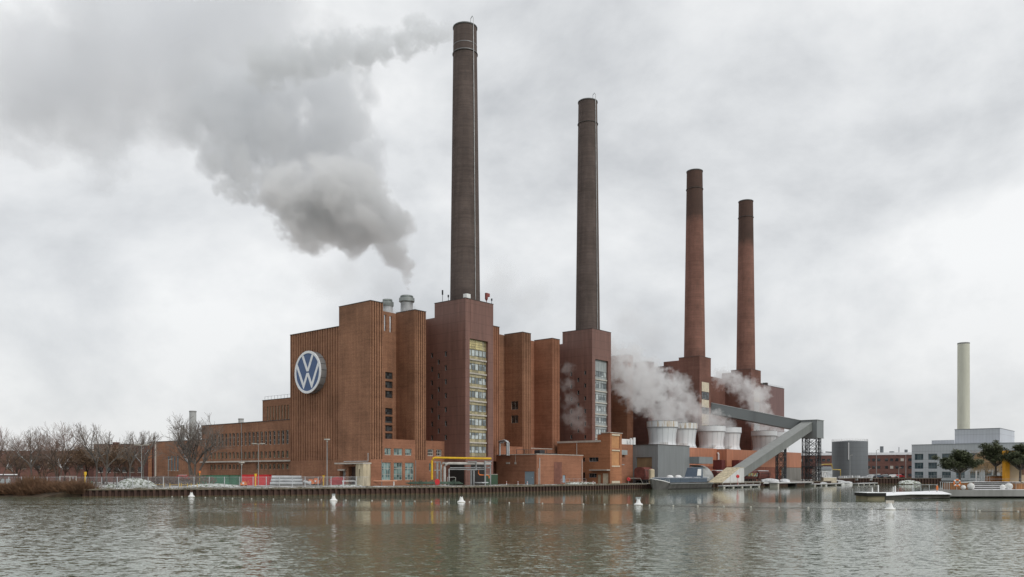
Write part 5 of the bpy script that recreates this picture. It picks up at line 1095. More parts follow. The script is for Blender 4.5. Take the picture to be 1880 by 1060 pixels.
for i, px in enumerate([-12, 3, 18, 33, 46, 60, 74, 88, 102, 114, 128, 143, 10, 40, 68, 96, 122, 135, 148]):
    o = bpy.data.objects.new('brown_bush', bm[i % 2]); COL.objects.link(o); D = 163.5 if i < 12 else 167.5
    zz = .75 if i < 12 else 1.4
    if px > 98: D = 164.5 - (px - 98) * .115; zz = 1.0
    o.location = P(px, D + random.uniform(-.5, .5), z=zz); o.rotation_euler = (0, 0, random.uniform(0, 6)); s = random.uniform(.85, 1.2); o.scale = (s * 1.2, s * 1.2, s * (1.55 if i in (4, 5) else .75 + .5 * random.random()))
    tag(o, {4: 'tallest reddish brown bush on the bank, left one of two', 5: 'tall brown bush just right of the tallest one on the bank', 11: 'last brown bush touching the start of the piling'}.get(i, 'leafless brown bush crowding the bank at the water edge'), 'bush', 'brown bushes along the left bank')
for px, h, lab in ((120, 4.2, 'thin dark sapling above the bank bushes'), (150.5, 4.6, 'dark leaning stake where the bank meets the piling')):
    p = P(px, 164, z=.4); tag(MB().tube([p, (p[0] + .1, p[1], p[2] + h * .5), (p[0] - .15, p[1] + .1, p[2] + h)], [.16, .12, .05], 6).build('stump', M['bark']), lab, 'stake')
"""grass fringe on the quay edge"""
rn = random.Random(2); m = MB()
for x, y, dx, dy, s in polyline(QUAY[:5], .1):
    if rn.random() < .75:
        z = G0 + .05; a = rn.uniform(0, 6.28); h = rn.uniform(.08, .28); ox = -dy * rn.uniform(.6, 2.4); oy = dx * rn.uniform(.6, 2.4)
        m.face([(x + ox, y + oy, z), (x + ox + math.cos(a) * .12, y + oy + math.sin(a) * .12, z), (x + ox + rn.uniform(-.08, .08), y + oy, z + h)])
m.build('grass', plain('grassm', (.10, .105, .045), .95, var=.5, scale=.4), kind='stuff', label='sparse frosty grass along the quay edge')

# ---------------- barge and jetties ----------------
bg = thing('barge', (224, 120.5, 0), 'grey steel barge with blue hatch covers moored at the quay by the grey shed', 'barge')
x0, x1, ya, yb = 205.5, 239.2, 117.6, 123.2; yc = (ya + yb) / 2
secs = [(x0, .25, 3.0), (x0 + 1.2, 1.3, 2.75), (x0 + 3.2, 2.3, 2.35), (x0 + 6, 2.75, 1.85), (x1 - 3, 2.8, 1.7), (x1, 2.6, 1.75)]
m = MB(); ring = []
for x, hw, zt in secs: ring += [(x + (zt - .2) * (.5 if hw < 1.5 else .12), yc - hw * .6, -.5), (x, yc - hw, zt), (x, yc + hw, zt), (x + (zt - .2) * (.5 if hw < 1.5 else .12), yc + hw * .6, -.5)]
fs = []
for i in range(len(secs) - 1):
    for j in range(4): a = i * 4 + j; b_ = i * 4 + (j + 1) % 4; fs.append((a, b_, b_ + 4, a + 4))
m.add(ring, fs + [(0, 1, 2, 3), tuple(range(len(ring) - 4, len(ring)))]); m.build('hull', M['hull'], bg)
m = MB()
for (xa, ha, za), (xb, hb, zb) in zip(secs[:4], secs[1:4]): m.hexa([(xa, yc - ha, za + .003), (xa, yc + ha, za + .003), (xb, yc + hb, zb + .003), (xb, yc - hb, zb + .003)], [(xa, yc - ha, za + .2), (xa, yc + ha, za + .2), (xb, yc + hb, zb + .2), (xb, yc - hb, zb + .2)])
m.build('bow_deck', M['white'], bg)
MB().box(x0 + 6, ya - .06, 1.5, x1, ya - .001, 1.68).build('rubbing_strake', M['steel'], bg)
MB().box(x0 + 5, ya - .02, -.1, x1, ya + .06, .22).build('waterline', M['dark'], bg)
m = MB()
for i in range(9): xa = x0 + 4.6 + i * 2.85; m.box(xa, ya + .5, 1.95 if i else 2.0, xa + 2.78, yb - .5, 3.35)
m.build('hatch_cover', M['blue_hull'], bg)
m = MB()
for i in range(5): xa = x0 + 5 + i * 5.6; m.box(xa, ya + .6, 3.36, xa + 4.2, yb - .6, 3.46)
m.build('snow_cap', M['snow'], bg)
for xa in (x0 + 11, x0 + 16): MB().lathe(xa, yc, [(1.0, 3.4), (.9, 3.8), (.5, 4.05), (.05, 4.1)], 16).build('hatch_dome', M['white'], bg, smooth=True)
wh = MB(); wh.hexa([(x0 + 23.6, ya + .8, 3.4), (x0 + 28, ya + .8, 3.4), (x0 + 28, yb - .8, 3.4), (x0 + 23.6, yb - .8, 3.4)], [(x0 + 25, ya + 1, 6.3), (x0 + 28, ya + 1, 6.5), (x0 + 28, yb - 1, 6.5), (x0 + 25, yb - 1, 6.3)]); w_ = wh.build('wheelhouse', M['blue_hull'], bg)
MB().hexa([(x0 + 23.9, ya + .65, 3.9), (x0 + 26.5, ya + .65, 3.9), (x0 + 26.5, ya + .72, 3.9), (x0 + 23.9, ya + .72, 3.9)], [(x0 + 24.8, ya + .85, 5.9), (x0 + 27, ya + .85, 6.0), (x0 + 27, ya + .95, 6.0), (x0 + 24.8, ya + .95, 5.9)]).build('window', M['white'], w_)
m = MB(); railing(m, [(x0 + 1, yc - 1.1, 2.4), (x0 + 6, yc - 2.7, 1.95)], .9, 1.6); m.beam((x0 + 4, ya + .3, 3.0), (x1, ya + .3, 3.0), .06); m.build('railing', M['galv'], bg)
p = P(1154, 236, z=2.9)
lr = thing('life_ring', p, 'small red life ring on a rail before the wagon', 'life ring')
def torus(m, c, R_, r_, n=20, k=8):
    vs_ = []
    for i in range(n):
        a = 2 * math.pi * i / n; cx_ = (c[0] + R_ * math.cos(a) * RX, c[1] + R_ * math.cos(a) * RY, c[2] + R_ * math.sin(a))
        for j in range(k): b = 2 * math.pi * j / k; o = math.cos(b) * r_; vs_.append((cx_[0] + math.cos(a) * o * RX + FX * math.sin(b) * r_, cx_[1] + math.cos(a) * o * RY + FY * math.sin(b) * r_, cx_[2] + math.sin(a) * o))
    m.add(vs_, [(i * k + j, i * k + (j + 1) % k, ((i + 1) % n) * k + (j + 1) % k, ((i + 1) % n) * k + j) for i in range(n) for j in range(k)]); return m
torus(MB(), p, .32, .22).build('ring', M['red'], lr, smooth=True); MB().tube([(p[0], p[1], 1.5), (p[0], p[1], 2.5)], .05, 6).tube([(p[0], p[1], 3.2), (p[0] + 2.4, p[1] - 2.4, 3.2), (p[0] + 3.0, p[1] - 3.0, 1.5)], .05, 6).build('stand', M['frame_pale'], lr)
p = P(1354.5, 272, z=3.6); lr = thing('life_ring', p, 'red life ring on a post before the white hopper', 'life ring')
torus(MB(), p, .30, .28).build('ring', M['red'], lr, smooth=True); MB().tube([(p[0], p[1], .5), (p[0], p[1], 4.3)], .06, 6).build('post', M['red'], lr)
def jetty(x0, y0, x1, y1, z, label, thick=.35, rail=True, piles=6, name='jetty', snow=True):
    t = thing(name, (x0, y0, 0), label, 'jetty'); MB().box(x0, y0, z - thick, x1, y1, z).build('deck', M['concrete'], t)
    if snow: MB().box(x0 + .1, y0 + .05, z + .003, x1 - .1, y1 - .1, z + .07).build('snow', M['snow'], t)
    for i in range(piles): xa = x0 + .6 + (x1 - x0 - 2) * i / max(1, piles - 1); MB().box(xa, y0 + .1, -.35, xa + 1.2, y1 - .1, z - thick - .003).build('float', M['frame_pale'] if i % 2 == 0 else M['dark'], t)
    if rail: m = MB(); railing(m, [(x0, y0 + .1, z), (x1, y0 + .1, z)], 1.2, 5.5, 1, .06); m.build('railing', M['frame_pale'], t)
    return t
jetty(241.5, 115.6, 270, 117.4, .75, 'floating jetty with snowy deck and pale posts before the white hopper', piles=9)
jt = jetty(272, 110.5, 306, 113.5, 1.45, 'raised jetty deck with two covered boats on it', .3, False, 3, snow=True)
jetty(300, 108.2, 330, 109.6, .8, 'low floating jetty beyond the covered boats', piles=6, rail=False)
def covered_boat(px, D, z, w, h, label):
    t = along(px, D, w, 2, h, 'covered_boat', 'tarp', label, 'boat', z=z)
    m = MB(); n = 7; vs_ = []
    for i in range(n):
        q_ = i / (n - 1); hw = 1.0 * math.sin(math.pi * min(1, .15 + q_ * .9)) ** .5 + .05; x = -w / 2 + w * q_; hh = h * (.5 + .5 * math.sin(math.pi * (.1 + .85 * q_)))
        vs_ += [(x, -hw, .15), (x, -hw * .8, hh * .75), (x, 0, hh), (x, hw * .8, hh * .75), (x, hw, .15)]
    m.add(vs_, [(i * 5 + j, i * 5 + j + 1, i * 5 + 6 + j, i * 5 + 5 + j) for i in range(n - 1) for j in range(4)] + [(0, 1, 2, 3, 4), tuple(range(5 * n - 5, 5 * n))]); m.build('tarpaulin', M['tarp'], t, smooth=True)
    MB().box(-w / 2 + .3, -.8, -.5, w / 2 - .2, .8, .2).build('hull', M['white'], t)
covered_boat(1414, 290, 1.55, 6.2, 1.3, 'longer boat under a grey snow covered tarpaulin'); covered_boat(1441, 292, 1.55, 3.6, 1.2, 'shorter boat under a snowy tarpaulin right of the longer one')
for px, w, h, lab in ((1492, 5, 1.1, 'white covered boat nearest the lattice tower foot'), (1509, 4.2, .9, 'small covered boat in the middle of the far moorings'), (1541, 6, 1.5, 'larger grey covered boat beside the yellow shed'), (1556, 4, 1.0, 'last small covered boat before the far dark quay')):
    covered_boat(px, 330 if px < 1520 else 345, .35, w, h, lab)
jetty(336, 104, 362, 106, .7, 'far low jetty with pale boxes near the moored boats', piles=8, rail=False)

# ---------------- marker buoys, rope and floats ----------------
def buoy(px, y, plate, label):
    D = FOC * CAMZ / (y - HOR); c = P(px, D, z=0); t = thing('marker_buoy', c, label, 'buoy'); t.scale = (.84, .84, .78)
    MB().lathe(c[0], c[1], [(.5, -.25), (.74, -.05), (.76, .12), (.66, .24), (.46, .34), (.36, .62), (.27, 1.0), (.2, 1.02)], 24).build('float_body', M['white'], t, smooth=True)
    MB().lathe(c[0], c[1], [(.60, -.2), (.765, -.05), (.77, .02), (.7, .02)], 24, False).build('waterline', M['cream_old'], t)
    m = MB()
    for s in (-1, 1): m.beam((c[0] + s * RX * .17, c[1] + s * RY * .17, .9), (c[0] + s * RX * .17, c[1] + s * RY * .17, 1.2), .07)
    m.build('lug', M['white'], t)
    if plate: m = MB(); w = plate; a = [(c[0] + s * RX * w + FX * o, c[1] + s * RY * w + FY * o) for s, o in ((-1, 0), (1, 0), (1, .05), (-1, .05))]; m.prism(a, .98, 1.48); m.build('plate', M['panel_grey'] if w < .5 else M['coping'], t)
buoy(351.5, 912.5, 0, 'white marker buoy farthest left on the rope'); buoy(612.5, 919.5, .33, 'white marker buoy with narrow plate, in front of the red skip'); buoy(847, 922.5, 0, 'white marker buoy without plate in front of the pipe gantry')
buoy(1172, 927.5, .46, 'white marker buoy with a wide pale plate near the barge bow'); buoy(1634, 936.0, .62, 'white marker buoy with plate in front of the floating pontoon')
rope_px = [(258, 912), (272, 911.9), (285, 912), (300, 912), (316, 912.3), (334, 912.4), (351.5, 912.8), (377, 914), (396, 914.8), (411, 915.3), (427, 915.8), (445, 916.2), (462, 916.5), (483, 917), (502, 917.1), (522.5, 917.4), (545, 917.6), (566, 917.8), (590, 918.2), (612.5, 919.6), (635, 919), (659.5, 919), (683, 919.8), (708, 920), (735, 920.5), (761.5, 921), (792, 921.5), (821, 921.9), (847, 922.6), (862, 922.3), (899.5, 923.1), (935, 923.8),
           (961, 924.5), (996, 925), (1032, 925.8), (1071, 926.5), (1110, 926.8), (1152, 927.4), (1172, 928), (1192.5, 928.5), (1236, 929.4), (1281, 930), (1329, 930.8), (1378.5, 931.8), (1430, 932.6), (1484, 933.4), (1540, 934.3), (1600, 935.3), (1634, 936.2), (1663, 936.3), (1730, 937.6), (1798, 938.7), (1869, 939.8), (1945, 941)]
rp_ = [P(px, FOC * CAMZ / (y - HOR), z=.03) for px, y in rope_px]
tag(MB().tube(rp_, .018, 5).build('float_line', M['coping_dark']), 'thin rope floating across the canal between the white buoys', 'rope')
fl = None; bx = {351.5, 612.5, 847, 1172, 1634}
for (px, y), p in zip(rope_px, rp_):
    if px in bx: continue
    if fl is None: fl = MB().ball(p, .135, 10, 8, .9).build('rope_float', M['frame_pale'], smooth=True, label='small pale round float threaded on the rope across the canal', cat='float', group='floats on the rope', origin=p)
    else: dup(fl, p)

# ---------------- far right background ----------------
c = (432.2, 137.8); tk = thing('storage_tank', (*c, G0), 'big round dark grey storage tank with railing on top', 'tank')
MB().lathe(*c, [(8.55, G0), (8.55, 20.6), (8.3, 20.8), (0.2, 21.4)], 56).build('shell', M['tank'], tk, smooth=True)
m = MB()
for i in range(40):
    a, a2 = 2 * math.pi * i / 40, 2 * math.pi * (i + 1) / 40; p0 = (c[0] + 8.5 * math.cos(a), c[1] + 8.5 * math.sin(a)); p1 = (c[0] + 8.5 * math.cos(a2), c[1] + 8.5 * math.sin(a2)); m.beam((*p0, 20.6), (*p0, 21.9), .09)
    for z in (21.2, 21.85): m.beam((*p0, z), (*p1, z), .08)
m.build('railing', M['white'], tk)
a = math.atan2(-FY, -FX) + .45 + math.pi * 0; pz = (c[0] + math.cos(a - .9) * 8.65, c[1] + math.sin(a - .9) * 8.65); MB().beam((*pz, 11.5), (*pz, 20), .35).build('pipe', M['white'], tk)
fb = thing('brick_works', (468, 141, G0), 'long dark red brick works with snowy flat roof behind the tank', 'building')
fa, fz = Vector((*q(1455, 462), 0)), Vector((*q(1680, 440), 0)); dv = (fz - fa).normalized(); bk = Vector((FX, FY, 0)) * 40
hv = lambda s, z, o=0: tuple(fa + dv * s - Vector((FX, FY, 0)) * o + Vector((0, 0, z)))
LF = (fz - fa).length
MB().prism([hv(0, 0)[:2], hv(LF, 0)[:2], tuple((fz + bk))[:2], tuple((fa + bk))[:2]], G0, 14.6).build('wall', M['brick_far'], fb)
MB().prism([hv(0, 0, .3)[:2], hv(LF, 0, .3)[:2], tuple((fz + bk))[:2], tuple((fa + bk))[:2]], 14.6, 15.9).build('roof', M['snow'], fb)
for zz in (3.0, 7.2, 11.2):
    for i in range(26):
        s = 1.5 + i * 2.55 + (i // 4) * 1.2
        if s + 1.6 < LF: MB().hexa([hv(s, zz, .08), hv(s + 1.5, zz, .08), hv(s + 1.5, zz, -.05), hv(s, zz, -.05)], [hv(s, zz + 1.5, .08), hv(s + 1.5, zz + 1.5, .08), hv(s + 1.5, zz + 1.5, -.05), hv(s, zz + 1.5, -.05)]).build('window', M['glass'] if (i * 7 + int(zz)) % 9 else M['frame_pale'], fb)
m = MB()
for s, w, h in ((48, 1.5, 3.5), (8, .5, 2), (56.5, .3, 3), (60, 1.3, 1.6), (64.5, .3, 4), (53, 2, .7)): p = fa + dv * s + Vector((FX, FY, 0)) * 6; m.box(p.x - w / 2, p.y - w / 2, 15.9, p.x + w / 2, p.y + w / 2, 15.9 + h)
m.build('roof_stack', M['tank'], fb)
gb = thing('grey_office', (400, 60, G0), 'large light grey panel building with square blue windows across the basin', 'building')
GW = [(ya_, yb_) for ya_, yb_ in ((95.9, 99.5), (90.35, 93.9), (84.8, 88.4), (79.4, 82.8), (73.8, 77.3), (68.2, 71.6), (62.6, 66), (57, 60.4), (51.4, 54.8), (45.8, 49.2))]
GH = [(a, b, z, z + 2.75) for a, b in GW for z in (2.65, 6.7, 10.6)]
m = MB(); m.wall('W', 400.65, 30, 100.7, G0, 17.4, GH, .35); m.box(401.2, 30, G0, 470, 100.7, 17.3, skip='WB'); m.wall('W', 401.2, 30, 100.7, 17.3, 17.4); m.face([(400.65, 100.7, G0), (401.2, 100.7, G0), (401.2, 100.7, 17.4), (400.65, 100.7, 17.4)])
m.box(405, 84.5, 17.3, 440, 93.5, 19.4); m.build('wall', M['far_grey'], gb)
MB().box(407.5, 67.2, 17.3, 443, 84.7, 24.0).build('upper_block', M['far_grey'], gb); MB().box(407.4, 67.1, 24, 443.1, 84.8, 24.2).box(400.5, 29.9, 17.4, 401.3, 100.8, 17.55).build('coping', M['tank'], gb)
for h_ in GH: window(gb, 'W', 400.65, *h_, .3, 3, 1, 'tank', 'glass_blue', .12)
m = MB(); railing(m, [(399.5, 40, 2.6), (399.5, 100, 2.6)], 1.1, 2.5, 2, .04); tag(m.build('railing', M['galv']), 'long thin railing on the far quay before the grey building', 'railing')
c = q(1769, 470); cc = thing('cream_chimney', (*c, G0), 'tall plain cream chimney behind the grey building', 'chimney')
MB().lathe(*c, [(3.25, G0), (3.1, 78.6), (2.7, 78.6), (2.7, 76)], 40).build('shaft', M['stack_cream'], cc, smooth=True); MB().lathe(*c, [(3.05, 78.0), (3.18, 78.0), (3.18, 78.75), (2.7, 78.75)], 40, False).build('rim', M['concrete'], cc)
p = q(1661, 415); tag(MB().box(p[0] - 1, p[1] - 1, 17.4, p[0] + 1, p[1] + 1, 20).build('roof_stack', M['galv']), 'small steel flue on the left end of the grey roof', 'flue') if False else None
mound(1667, 345, 4.6, 2, 1.5, 8, 'low stony island covered with pale rubble in the basin', 'stone_island', 'snowpile', 'island', z=.3)
gs = thing('boat_shed', (*q(1515, 352), G0), 'small grey boat shed with white braced door near the moorings', 'shed')
a0, a1 = Vector((*q(1500, 350), 0)), Vector((*q(1528, 352), 0)); bk2 = Vector((FX, FY, 0)) * 6; MB().prism([tuple(a0)[:2], tuple(a1)[:2], tuple(a1 + bk2)[:2], tuple(a0 + bk2)[:2]], .6, 6.2).build('wall', M['galv'], gs)
m = MB(); r0, r1, r2 = a0 - bk2 * .1, a1 - bk2 * .1, (a1 + bk2 - a0 - bk2) * 0; m.hexa([(*r0[:2], 6.21), (*r1[:2], 6.21), (*(a1 + bk2)[:2], 6.21), (*(a0 + bk2)[:2], 6.21)], [(*(r0 + bk2 * .3)[:2], 7.6), (*(r1 + bk2 * .3)[:2], 7.6), (*(a1 + bk2 * .6)[:2], 7.6), (*(a0 + bk2 * .6)[:2], 7.6)]); m.build('roof', M['tank'], gs)
d0_, d1_ = a0 + (a1 - a0) * .32 - bk2 * .02, a0 + (a1 - a0) * .68 - bk2 * .02; m = MB(); D3 = lambda v, z: (v.x, v.y, z)
for u, w in ((D3(d0_, .8), D3(d0_, 5.2)), (D3(d1_, .8), D3(d1_, 5.2)), (D3(d0_, 5.2), D3(d1_, 5.2)), (D3(d0_, .9), D3((d0_ + d1_) / 2, 5.0)), (D3(d1_, .9), D3((d0_ + d1_) / 2, 5.0))): m.beam(u, w, .28)
m.build('door_frame', M['white'], gs)
ys_ = thing('timber_stack', (*q(1524, 338), G0), 'yellow boxed timber pile with snow on top near the moorings', 'timber')
a0, a1 = Vector((*q(1512, 338), 0)), Vector((*q(1536, 338), 0)); bk3 = Vector((FX, FY, 0)) * 3; MB().prism([tuple(a0)[:2], tuple(a1)[:2], tuple(a1 + bk3)[:2], tuple(a0 + bk3)[:2]], .8, 2.9).build('timber', M['cream'], ys_); MB().prism([tuple(a0)[:2], tuple(a1)[:2], tuple(a1 + bk3)[:2], tuple(a0 + bk3)[:2]], 2.91, 3.1).build('snow', M['snow'], ys_)
yp = thing('yellow_pipe_bridge', (*q(1520, 372), G0), 'yellow pipe bridge in front of the storage tank', 'pipe bridge')
pp = [P(px, 372, y) for px, y in ((1502, 855), (1512, 853), (1527, 852.5), (1528.5, 862.5), (1543, 863))]; MB().tube(pp, .24, 8).build('pipe', M['dull_yellow'], yp); m = MB()
for pt_ in pp[::2]: m.beam(pt_, (pt_[0], pt_[1], G0), .25)
m.build('support', M['dull_yellow'], yp)
for px, D, h, hd, lab in ((1560.5, 366, 11, 'S', 'thin lamp post in front of the round tank'), (1609, 370, 13.5, 'S', 'tallest lamp post before the brick works'), (1595, 368, 5, 'S', 'short lamp between tank and tallest lamp post'), (1663, 372, 11.5, 'S', 'lamp post at the corner of the grey building'), (1650, 368, 5.5, 'S', 'short curved lamp before the brick works')): lamp(px, D, h, hd, lab, .13)
random.seed(12)
for px, col, lab in ((1602, 'galv', 'grey parked car by the tallest lamp post'), (1612, 'blue_hull', 'blue parked car right of the tallest lamp post'), (1627, 'tank', 'dark parked car before the brick works'), (1641, 'white', 'white parked car before the brick works'), (1652, 'red', 'red parked car near the grey building corner')):
    cr2 = dup(cr, P(px, 376, z=G0), label=lab); cr2['label'] = lab
    for ch in cr2.children:
        if ch.name.startswith('body'): ch.data = ch.data.copy(); ch.data.materials[0] = M[col]
m = MB(); random.seed(7)
for i in range(60):
    px = random.uniform(1540, 1600); p = P(px, 366 + random.uniform(-1, 3), z=G0 + .8)
    s = random.uniform(.3, .9); m.box(p[0] - s, p[1] - s, G0, p[0] + s, p[1] + s, G0 + random.uniform(.8, 2.2))
m.build('rubble', M['tarp'], kind='stuff', label='snowy clutter of crates and rubble on the far quay')

# ---------------- terrace at the right ----------------
MX = .1011  # metres per pixel at 153.7 m
R_ = lambda px: (px - 940) / FOC * 153.7
te = thing('terrace', V(79.4, 154, 0), 'concrete waterside terrace slab with snowy steps at the right', 'terrace')
MB(V).prism([(R_(1725), 153.7), (112, 153.7), (112, 157.6), (R_(1725) + 1.4, 157.6)], .3, 1.5).build('slab', M['concrete'], te)
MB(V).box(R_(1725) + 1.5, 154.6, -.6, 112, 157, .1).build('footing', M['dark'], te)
m = MB(V); s_ = MB(V)
for i in range(4):
    z = 1.5 + i * .35; m.box(R_(1787), 157.6 + i * .9, 0, 112, 158.5 + i * .9, z + .33); s_.box(R_(1788), 157.63 + i * .9, z + .335, 112, 158.35 + i * .9, z + .41)
m.build('step', plain('step_dark', (.12, .12, .12), .8), te); s_.box(R_(1790), 154, 1.503, 112, 157.4, 1.56); s_.build('snow', M['snow'], te)
rl_ = lambda px, D: (px - 940) / FOC * D
MB(V).prism([(R_(1725), 157.6), (R_(1787) - .02, 157.6), (rl_(1790, 172), 172), (rl_(1729, 172), 172)], 0, 1.48).prism([(R_(1787), 161.2), (118, 161.2), (130, 188), (rl_(1792, 188), 188)], 0, 2.85).build('deck', M['concrete'], te)
m = MB(V)
for px in range(1728, 1746, 4): m.box(R_(px), 154.0, 1.5, R_(px) + .07, 154.06, 2.95)
m.box(R_(1727), 154, 2.93, R_(1790), 154.07, 3.0)
m.build('railing', M['galv'], te)
m = MB(V)
for px in (1727, 1822, 1866): m.box(R_(px), 153.85, 1.5, R_(px) + .06, 153.9, 3.0)
m.box(R_(1790), 153.85, 2.62, 100, 153.9, 2.68); m.box(R_(1765), 158.9, 3.0 + .45, 112, 158.95, 3.5); m.build('railing', M['steel'], te)
m = MB(V)
for px in (1792, 1822): m.box((px - 940) / FOC * 166, 166, 2.85, (px - 940) / FOC * 166 + .22, 166.2, 5.1)
for px in range(1797, 1822, 5): m.box((px - 940) / FOC * 166, 166, 2.85, (px - 940) / FOC * 166 + .07, 166.05, 4.1)
m.box((1792 - 940) / FOC * 166, 166.06, 4.0, (1822 - 940) / FOC * 166, 166.12, 4.08); tag(m.build('white_railing', M['white']), 'white posts and rail on the upper terrace between the wooden planters', 'railing')
def planter(r0, r1, d, z0, z1, label, dep=2.6):
    t = thing('wooden_planter', V(r0, d, z0), label, 'planter'); MB(V).box(r0, d, z0, r1, d + dep, z1).build('box', M['wood'], t); m = MB(V)
    n = int((r1 - r0) / .45)
    for i in range(n + 1): r = r0 + (r1 - r0) * i / n; m.box(r - .015, d - .02, z0, r + .015, d - .003, z1)
    m.box(r0 - .05, d - .05, z1, r1 + .05, d + dep, z1 + .07); m.build('batten', plain('batt', (.14, .065, .03), .8), t); MB(V).box(r0 + .2, d + .2, z1 + .07, r1 - .2, d + dep - .2, z1 + .17).build('soil', M['snowpile'], t); return t
planter((1744.5 - 940) / FOC * 156, (1788 - 940) / FOC * 156, 156, 1.5, 2.72, 'wooden planter behind the life ring')
planter((1823 - 940) / FOC * 165, (1846 - 940) / FOC * 165, 165, 2.86, 3.95, 'wooden planter on the upper terrace beside the yellow frame')
planter((1864 - 940) / FOC * 155.5, 103, 155.5, 1.5, 2.75, 'wooden planter at the right picture edge', 2)
for px, r, lab in ((1768.5, .45, 'smallest white globe, beside the life ring'), (1782.5, .66, 'large white globe nearest the life ring'), (1841, .50, 'medium white globe left of the far large one'), (1852, .68, 'largest white globe near the yellow frame')):
    c = V((px - 940) / FOC * 154.9, 154.9, 1.5 + r * .93); tag(MB().ball(c, r, 24, 16).build('white_globe', M['white'], smooth=True), lab, 'globe')
p = V(R_(1756.5), 153.6, 2.78); lr = thing('life_ring', p, 'red and white life ring on a post at the terrace edge', 'life ring')
torus(MB(), p, .56, .15, 28).build('ring', M['orange'], lr, smooth=True)
m = MB()
for a in (.78, 2.36, 3.93, 5.5): c = (p[0] + .56 * math.cos(a) * RX, p[1] + .56 * math.cos(a) * RY, p[2] + .56 * math.sin(a)); m.ball(c, .2, 8, 6)
m.build('white_band', M['white'], lr); MB().tube([(p[0] + FX * .1, p[1] + FY * .1, 1.5), (p[0] + FX * .1, p[1] + FY * .1, 3.2)], .045, 6).build('post', M['galv'], lr)
p = V((1720.5 - 940) / FOC * 152, 152, 1.9); lr = thing('life_ring', p, 'orange life ring hung edge on beside the pontoon gangway', 'life ring'); MB().ball(p, .19, 10, 8, 2.6).build('ring', M['orange'], lr, smooth=True); MB().tube([(p[0], p[1], .9), (p[0], p[1], 2.6)], .05, 6).build('post', M['galv'], lr)
pv = thing('garden_pavilion', V((1849 - 940) / FOC * 162, 162, 2.86), 'bright yellow upright frame with cream wall at the right edge', 'pavilion')
r0 = (1845.5 - 940) / FOC * 162; MB(V).box(r0, 161.9, 2.86, r0 + .85, 163, 8.2).box(r0, 161.95, 8.2, 112, 163, 9.0).build('frame', M['amber'], pv)
MB(V).box(r0 + .86, 162.3, 2.86, 112, 162.6, 8.19).build('wall', plain('cream_wall', (.60, .46, .30), .8, var=.04), pv); MB(V).box((1878 - 940) / FOC * 162, 162.2, 4.3, 112, 162.29, 7.5).build('window', plain('winbr', (.18, .09, .05), .5), pv)
# floating pontoon with snowy deck and gangway
po = thing('pontoon', V(62, 146, 0), 'black floating pontoon with snowy deck and pale mooring posts', 'pontoon')
r0, r1 = (1592 - 940) / FOC * 144.6, (1627.5 - 940) / FOC * 144.6
MB(V).box(r0, 144.6, .58, r1 - .05, 150, 1.12).build('black_hull', M['dark'], po); MB(V).box(r0 + .2, 144.8, -.3, r1 - .2, 149.8, .575).build('float', plain('float_tan', (.22, .19, .12), .8, var=.3), po); MB(V).box(r0 - .05, 144.5, 1.123, r1 - .03, 150, 1.2).build('snow', M['snow'], po)
g_ = thing('gangway', V(72, 148, 0), 'long white snow covered gangway from pontoon to terrace', 'gangway')
ra, rb, rc_ = (1627 - 940) / FOC * 144.6, (1670 - 940) / FOC * 148, R_(1725)
rb1, rc1 = (1670 - 940) / FOC * 153.6, (1724 - 940) / FOC * 155
m = MB(V); m.hexa([(ra, 144.6, .62), (rb, 147.6, .78), (rb1, 153.6, .9), (ra, 150, .9)], [(ra, 144.6, .74), (rb, 147.6, .90), (rb1, 153.6, 1.16), (ra, 150, 1.12)]); m.hexa([(rb + .01, 147.6, .78), (rc_ - .02, 149.5, .74), (rc1, 155, 1.2), (rb1 + .01, 153.6, .9)], [(rb + .01, 147.6, .90), (rc_ - .02, 149.5, .86), (rc1, 155, 1.36), (rb1 + .01, 153.6, 1.16)]); m.build('snow_deck', M['snow'], g_)
m = MB(V); m.hexa([(ra, 144.9, -.2), (rb, 148, .1), (rb1, 153, .1), (ra, 149, -.2)], [(ra, 144.9, .61), (rb, 148, .77), (rb1, 153, .85), (ra, 149, .8)]); m.hexa([(rb + .01, 148, .1), (rc_ - .02, 150, .1), (rc1, 154.8, .1), (rb1 + .01, 153, .1)], [(rb + .01, 148, .77), (rc_ - .02, 150, .73), (rc1, 154.8, 1.1), (rb1 + .01, 153, .85)]); m.build('underside', plain('under', (.07, .065, .055), .9, var=.4), g_)
m = MB(V)
for px in (1676, 1690.5, 1706, 1719): r = (px - 940) / FOC * 152; m.box(r, 152, 1.1, r + .06, 152.06, 2.5)
m.box((1676 - 940) / FOC * 152, 152, 2.44, (1719 - 940) / FOC * 152, 152.05, 2.5); m.build('railing', M['galv'], g_)
for px, D, z0, h in ((1601.5, 145.4, 1.2, .85), (1612.5, 149, 1.2, 1.25), (1640, 146, 1.1, 1.1), (1643.5, 149.5, 1.1, 1.2)):
    r = (px - 940) / FOC * D; MB().tube([V(r, D, z0), V(r, D, z0 + h)], .1, 10).build('mooring_post', M['white'], po)
